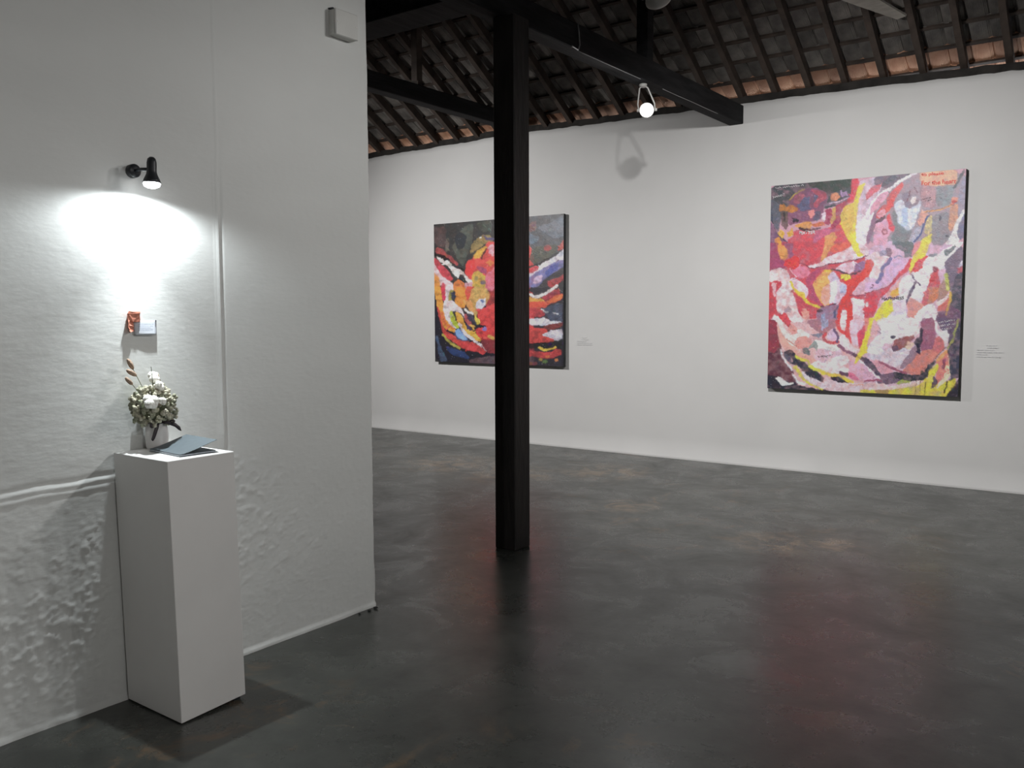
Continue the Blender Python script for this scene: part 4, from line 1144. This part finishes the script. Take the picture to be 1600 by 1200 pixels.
p G|236 206 172|1290 440 1320 540 1330 740 1270 830 1200 900 1120 980 1150 890 1250 790 1310 720 1300 560
p G|140 70 90|1210 520 1240 520 1230 670 1205 660
p G|84 65 85|1070 780 1120 860 1110 920 1040 970 1050 880
p G|62 62 82|1290 80 1515 -20 1515 800 1400 800 1330 850 1330 740 1310 560 1290 400 1300 330
p G|100 80 110|1080 -20 1440 -20 1380 120 1290 220 1280 90 1190 60
p G|226 223 231|1060 -20 1110 60 1190 80 1260 60 1285 130 1262 300 1240 300 1200 200 1110 120
s G 30|152 152 86|1440 -10 1370 150 1340 240 1290 310 1270 350
s G 11|80 60 50|1250 330 1180 400 1090 500
p G|214 200 50|1290 900 1410 800 1390 950 1310 1000 1260 1080 1230 1060
p G|48 45 60|1430 850 1515 800 1515 1150 1250 1130 1330 990 1390 950
s G 11|62 58 44|795 850 780 1075
s G 12|62 58 44|937 870 930 1090
s G 9|70 66 50|862 850 850 1020
s G 20|60 56 44|1280 860 1240 1000 1230 1050
"""
DARK = """
p P|64 62 62|60 150 1620 60 1620 1230 60 1230
p R|92 92 98|-200 150 730 60 730 700 300 900 -200 950
p Q|40 38 50|60 -20 1620 -20 1620 1220 60 1220
p T|54 50 60|-200 -20 700 -20 700 1180 -200 1180
p P|190 60 60|900 480 1640 520 1640 1230 900 1230
p Q|176 56 58|900 -20 1640 -20 1640 900 900 1000
p P|88 90 82|560 250 700 200 680 500 600 700 540 850 440 700 380 560
p P|90 72 72|90 250 280 250 270 550 120 530
p P|54 56 62|420 380 520 330 600 400 560 560 460 600
p P|78 80 72|760 180 980 150 980 300 820 330
p P|104 92 84|280 440 320 420 310 600 280 640
p P|150 126 76|700 480 850 380 960 380 1010 450 900 500 720 620 660 650
p P|166 70 72|130 560 230 590 280 660 330 690 450 790 470 840 380 800 290 720 200 680 120 630
p P|34 26 30|80 620 130 660 250 690 320 740 370 840 450 870 530 880 580 930 590 1000 500 900 400 890 330 850 250 760 150 700 80 690
p P|222 70 66|600 790 700 740 720 680 850 600 940 480 1020 480 1640 520 1640 1220 650 1060 580 960
p P|242 46 46|610 790 720 760 720 900 680 960 620 1000 580 920
p P|222 166 52|710 690 780 610 880 545 915 550 850 620 820 700 720 740
s P 28|84 50 46|920 570 860 650 830 740
p P|232 162 176|930 560 1020 520 1020 700 970 640
p P|231 130 52|900 800 970 760 1020 800 970 850
p P|166 70 100|750 850 900 880 900 960 820 960
p P|226 112 136|900 980 1020 900 1020 1230 880 1230
p P|202 62 76|80 730 150 760 250 870 330 960 380 1060 330 1080 230 1040 150 900 80 800
p P|50 50 56|300 800 330 900 430 1020 540 1090 610 1100 540 980 440 860 360 820
p P|227 216 214|130 700 230 750 250 800 300 770 340 830 420 880 500 910 560 960 620 1040 685 1080 680 1130 600 1090 540 1020 480 960 470 1030 420 1000 370 930 320 850 250 820 180 770
p P|52 60 60|490 980 560 1010 580 1080 520 1060
p P|226 192 197|80 780 130 880 190 980 270 1050 330 1090 380 1150 380 1230 300 1230 260 1110 200 1150 170 1100 80 950
p P|196 56 80|210 1130 250 1110 260 1230 215 1230
p P|222 142 52|80 940 150 1000 180 1100 180 1230 100 1230
p P|202 166 62|700 960 780 930 880 1010 890 1080 880 1230 690 1230 690 1100
o P|94 94 126|855 1100 44 34
o P|150 140 90|750 1040 30 40
p P|226 122 52|400 1110 480 1060 550 1110 560 1230 390 1230
p P|206 152 166|570 1130 680 1100 690 1230 570 1230
s P 28|84 76 122|870 390 920 440 1010 430
s P 13|236 232 225|803 422 828 395
p Q|229 152 46|100 -20 190 -20 210 150 250 400 280 500 420 640 400 680 300 640 230 600 200 560 170 400 120 150
p Q|207 66 60|130 250 180 400 210 560 250 660 380 720 420 760 520 820 640 830 800 900 900 1000 830 1020 700 970 600 970 500 910 380 830 280 760 220 680
p Q|222 110 50|190 330 240 470 290 560 400 640 330 600 230 560
p Q|229 142 42|430 -20 590 -20 600 200 560 290 500 290 420 230
p Q|216 76 60|580 -20 720 -20 680 150 600 180
p Q|207 162 86|700 -20 900 -20 960 120 880 260 760 330 740 450 680 360 640 200
p Q|222 150 80|560 200 660 180 720 380 640 340
p Q|223 206 212|265 -20 330 -20 320 150 430 240 520 330 560 420 550 470 480 380 400 340 360 350 330 500 430 600 430 620 330 560 270 460 240 330 250 150
p Q|206 50 76|195 -20 268 -20 252 150 240 200
p Q|162 152 62|330 40 370 30 370 190 330 170
p Q|60 60 82|370 60 410 80 400 190 370 160
p Q|206 207 227|740 270 790 170 880 170 890 240 840 300 770 330
o Q|80 110 170|845 200 26 30
p Q|223 60 60|760 340 900 300 1030 230 1640 230 1640 560 820 580 780 450
p Q|222 192 52|740 440 800 500 800 550 740 560 730 480
p Q|182 197 42|340 350 390 370 410 460 460 560 470 620 430 600 350 500
p Q|223 162 46|420 370 480 380 530 470 560 570 620 680 720 750 820 800 800 830 680 790 600 740 520 600 440 480
s Q 22|60 54 60|390 370 420 450 430 500
s Q 18|70 60 60|470 370 540 430 560 520
p Q|172 76 82|560 400 600 400 640 500 680 560 660 590 580 530
p Q|65 65 82|600 400 680 420 730 510 745 575 680 530 620 480
p Q|60 60 96|585 555 640 590 665 655 620 640
p Q|229 172 52|660 560 720 600 700 645
p Q|229 172 46|590 640 700 680 820 790 760 800 640 740
s Q 46|221 206 213|480 550 520 640 600 730 700 800 820 900
p Q|125 167 232|420 650 480 630 540 720 600 790 560 800 460 770 420 720
s Q 20|78 74 104|400 690 450 790 560 815 640 810
s Q 32|231 221 216|570 320 620 370 690 392
p Q|219 55 56|730 640 1040 580 1640 580 1640 760 900 820 820 800 750 700
p Q|136 50 60|820 820 1040 800 1640 820 1640 1060 920 1000 830 920
p Q|217 60 66|460 850 560 840 800 920 900 990 850 1030 700 970 600 970
s Q 10|225 200 205|820 880 900 980
s Q 34|176 162 66|220 720 290 810 380 880 480 930
p Q|46 66 116|270 900 400 950 560 1000 640 1100 480 1070 380 1040 300 970
p Q|70 86 116|130 720 170 900 240 1040 280 1140 180 1140 140 900 110 780
p Q|96 76 86|640 1120 880 1080 1040 1060 1640 1060 1640 1190 640 1190
o Q|132 110 182|880 630 38 34
p Q|222 180 70|940 740 1020 770 1020 800 950 770
p R|112 117 130|300 300 500 250 700 100 725 420 560 480 420 380
p R|122 86 86|180 250 290 200 270 330 180 380
p R|102 117 136|180 400 330 450 300 520 180 560
p R|86 86 76|230 620 600 560 600 680 450 780 250 860 180 800
o R|172 64 65|462 620 54 44
p R|192 80 72|640 600 730 480 730 610 620 660
s R 30|54 50 50|100 940 330 870 520 760 725 640
p R|122 117 172|150 1050 380 950 560 850 730 780 730 880 560 1010 420 1090 300 1220 150 1220
p R|74 84 162|420 1010 540 880 640 850 600 960 480 1050
p R|222 217 232|330 900 450 830 600 740 700 650 730 640 730 800 620 800 540 850 380 930 280 1000 150 1080 150 1030 260 970
p R|212 55 70|150 990 260 910 330 910 300 960 190 1020
p R|206 172 202|260 1090 380 1040 360 1140 240 1180
p R|68 62 68|420 1100 730 920 730 1080 640 1120 480 1220 360 1220
p R|176 60 65|470 1140 640 1080 730 1020 700 1100 590 1220 470 1220
p T|172 50 65|340 140 500 30 600 10 590 80 450 160 380 160
s T 40|233 223 223|140 70 240 130 300 110 400 70 505 0 560 -40
p T|222 162 62|140 120 240 150 330 150 400 200 140 200
p T|219 76 50|140 190 300 200 420 190 560 90 660 80 645 140 480 210 380 270 140 280
p T|231 112 46|430 190 540 110 655 85 635 140 480 200
p T|196 60 70|140 290 300 280 400 370 330 410 140 410
p T|76 83 106|340 300 560 230 660 220 660 470 480 470 400 370
s T 16|226 226 230|340 305 380 330 440 342
s T 12|200 205 215|510 350 580 368
p T|217 212 229|140 450 330 440 390 430 480 480 645 480 500 530 140 520
p T|122 55 55|380 540 645 490 645 540 480 600 400 600
p T|202 65 62|140 580 400 580 420 640 330 680 500 730 500 770 140 800
p T|202 197 213|340 670 480 620 640 590 652 720 540 760 500 720
p T|40 38 40|140 805 500 780 670 740 670 860 500 880 140 860
p T|192 60 62|140 890 230 930 480 930 560 880 640 900 645 940 500 1010 330 1010 250 980 140 980
s T 32|217 182 52|310 860 380 890 450 890 540 862
o T|206 110 60|430 990 40 20
o T|190 110 62|560 1040 28 24
o T|94 120 70|390 1065 40 26
o T|166 130 60|330 1035 30 18
p T|112 60 65|140 1080 280 1080 270 1118 140 1118
p T|46 42 52|648 -20 700 -20 700 1180 640 1180 650 600
"""
ta, fa = build_painting(-7.2245, -5.334, .9155, 2.5957, [(679.6, 351), (881, 334), (881.7, 573.2), (679.6, 564.5)], 400, 360, parse(DARK), (60, 58, 60), 5,
                        'dark abstract painting with red swirls hanging behind the pillar')
tb, fb = build_painting(-3.0096, -1.3576, .7848, 2.6917, [(1204.4, 289), (1507, 265.3), (1499.4, 621), (1200.5, 606.5)], 470, 540, parse(PINK), (200, 150, 170), 9,
                        'large pink, white and yellow abstract painting with red handwriting')
lettering(tb, fb, 'to please', (1438, 276.2), (1472.5, 274.2), 4.6, m_tred)
lettering(tb, fb, 'For the heart', (1438.5, 290.5), (1492, 287.5), 6.5, m_tred)
lettering(tb, fb, 'MATTER', (1249, 364.5), (1274, 364), 4.6, m_twhite, .1, .2)
lettering(tb, fb, 'HAPPINESS', (1379, 469), (1413.5, 467.5), 4.6, m_tdark, 0, .2)
scribble(tb, fb, (1207, 308), (1225, 304), 4, m_twhite, 7, 2)
scribble(tb, fb, (1211, 293), (1256, 289), 2.5, m_twhite, 14, 3)
scribble(tb, fb, (1441, 313), (1453, 310), 2, m_tdark, 6, 4)
scribble(tb, fb, (1445, 316), (1455, 313), 2, m_tdark, 5, 5)
scribble(tb, fb, (1280, 559), (1303, 556), 4, m_tdark, 8, 6)
scribble(tb, fb, (1468, 505), (1494, 501), 3, m_twhite, 9, 7)
scribble(tb, fb, (1468, 511), (1494, 507), 3, m_twhite, 9, 8)
scribble(tb, fb, (1468, 517), (1490, 513), 3, m_twhite, 8, 9)
tag(tb.children[-1])

# vinyl captions on the wall
def caption(px, py, rows, label):
    c = on(px, py, 1, D-.0022); t = empty('wall_caption', c); tag(t, label, 'label')
    z = 0
    for (x0, x1) in rows:
        b = bmesh.new(); x = x0
        while x < x1:
            w = random.uniform(.012, .04); e = min(x+w, x1)
            b.faces.new([b.verts.new(v) for v in ((x, 0, z-.0035), (e, 0, z-.0035), (e, 0, z+.0035), (x, 0, z+.0035))]); x = e+.007
        o = link('text_line', mesh_of(b, 'text_line'), m_vinyl, t); md = o.modifiers.new('t', 'SOLIDIFY'); md.thickness = .0008
        z -= .019
caption(1547, 540, [(-.03, .05), (-.02, .06), (-.10, .03), (-.10, .10), (-.10, -.02), (-.10, .08)], 'faint grey caption text on the wall right of the pink painting')
caption(913, 528, [(-.03, .03), (-.04, .05), (-.10, .02), (-.10, .10), (-.10, .10)], 'faint grey caption text on the wall right of the dark painting')
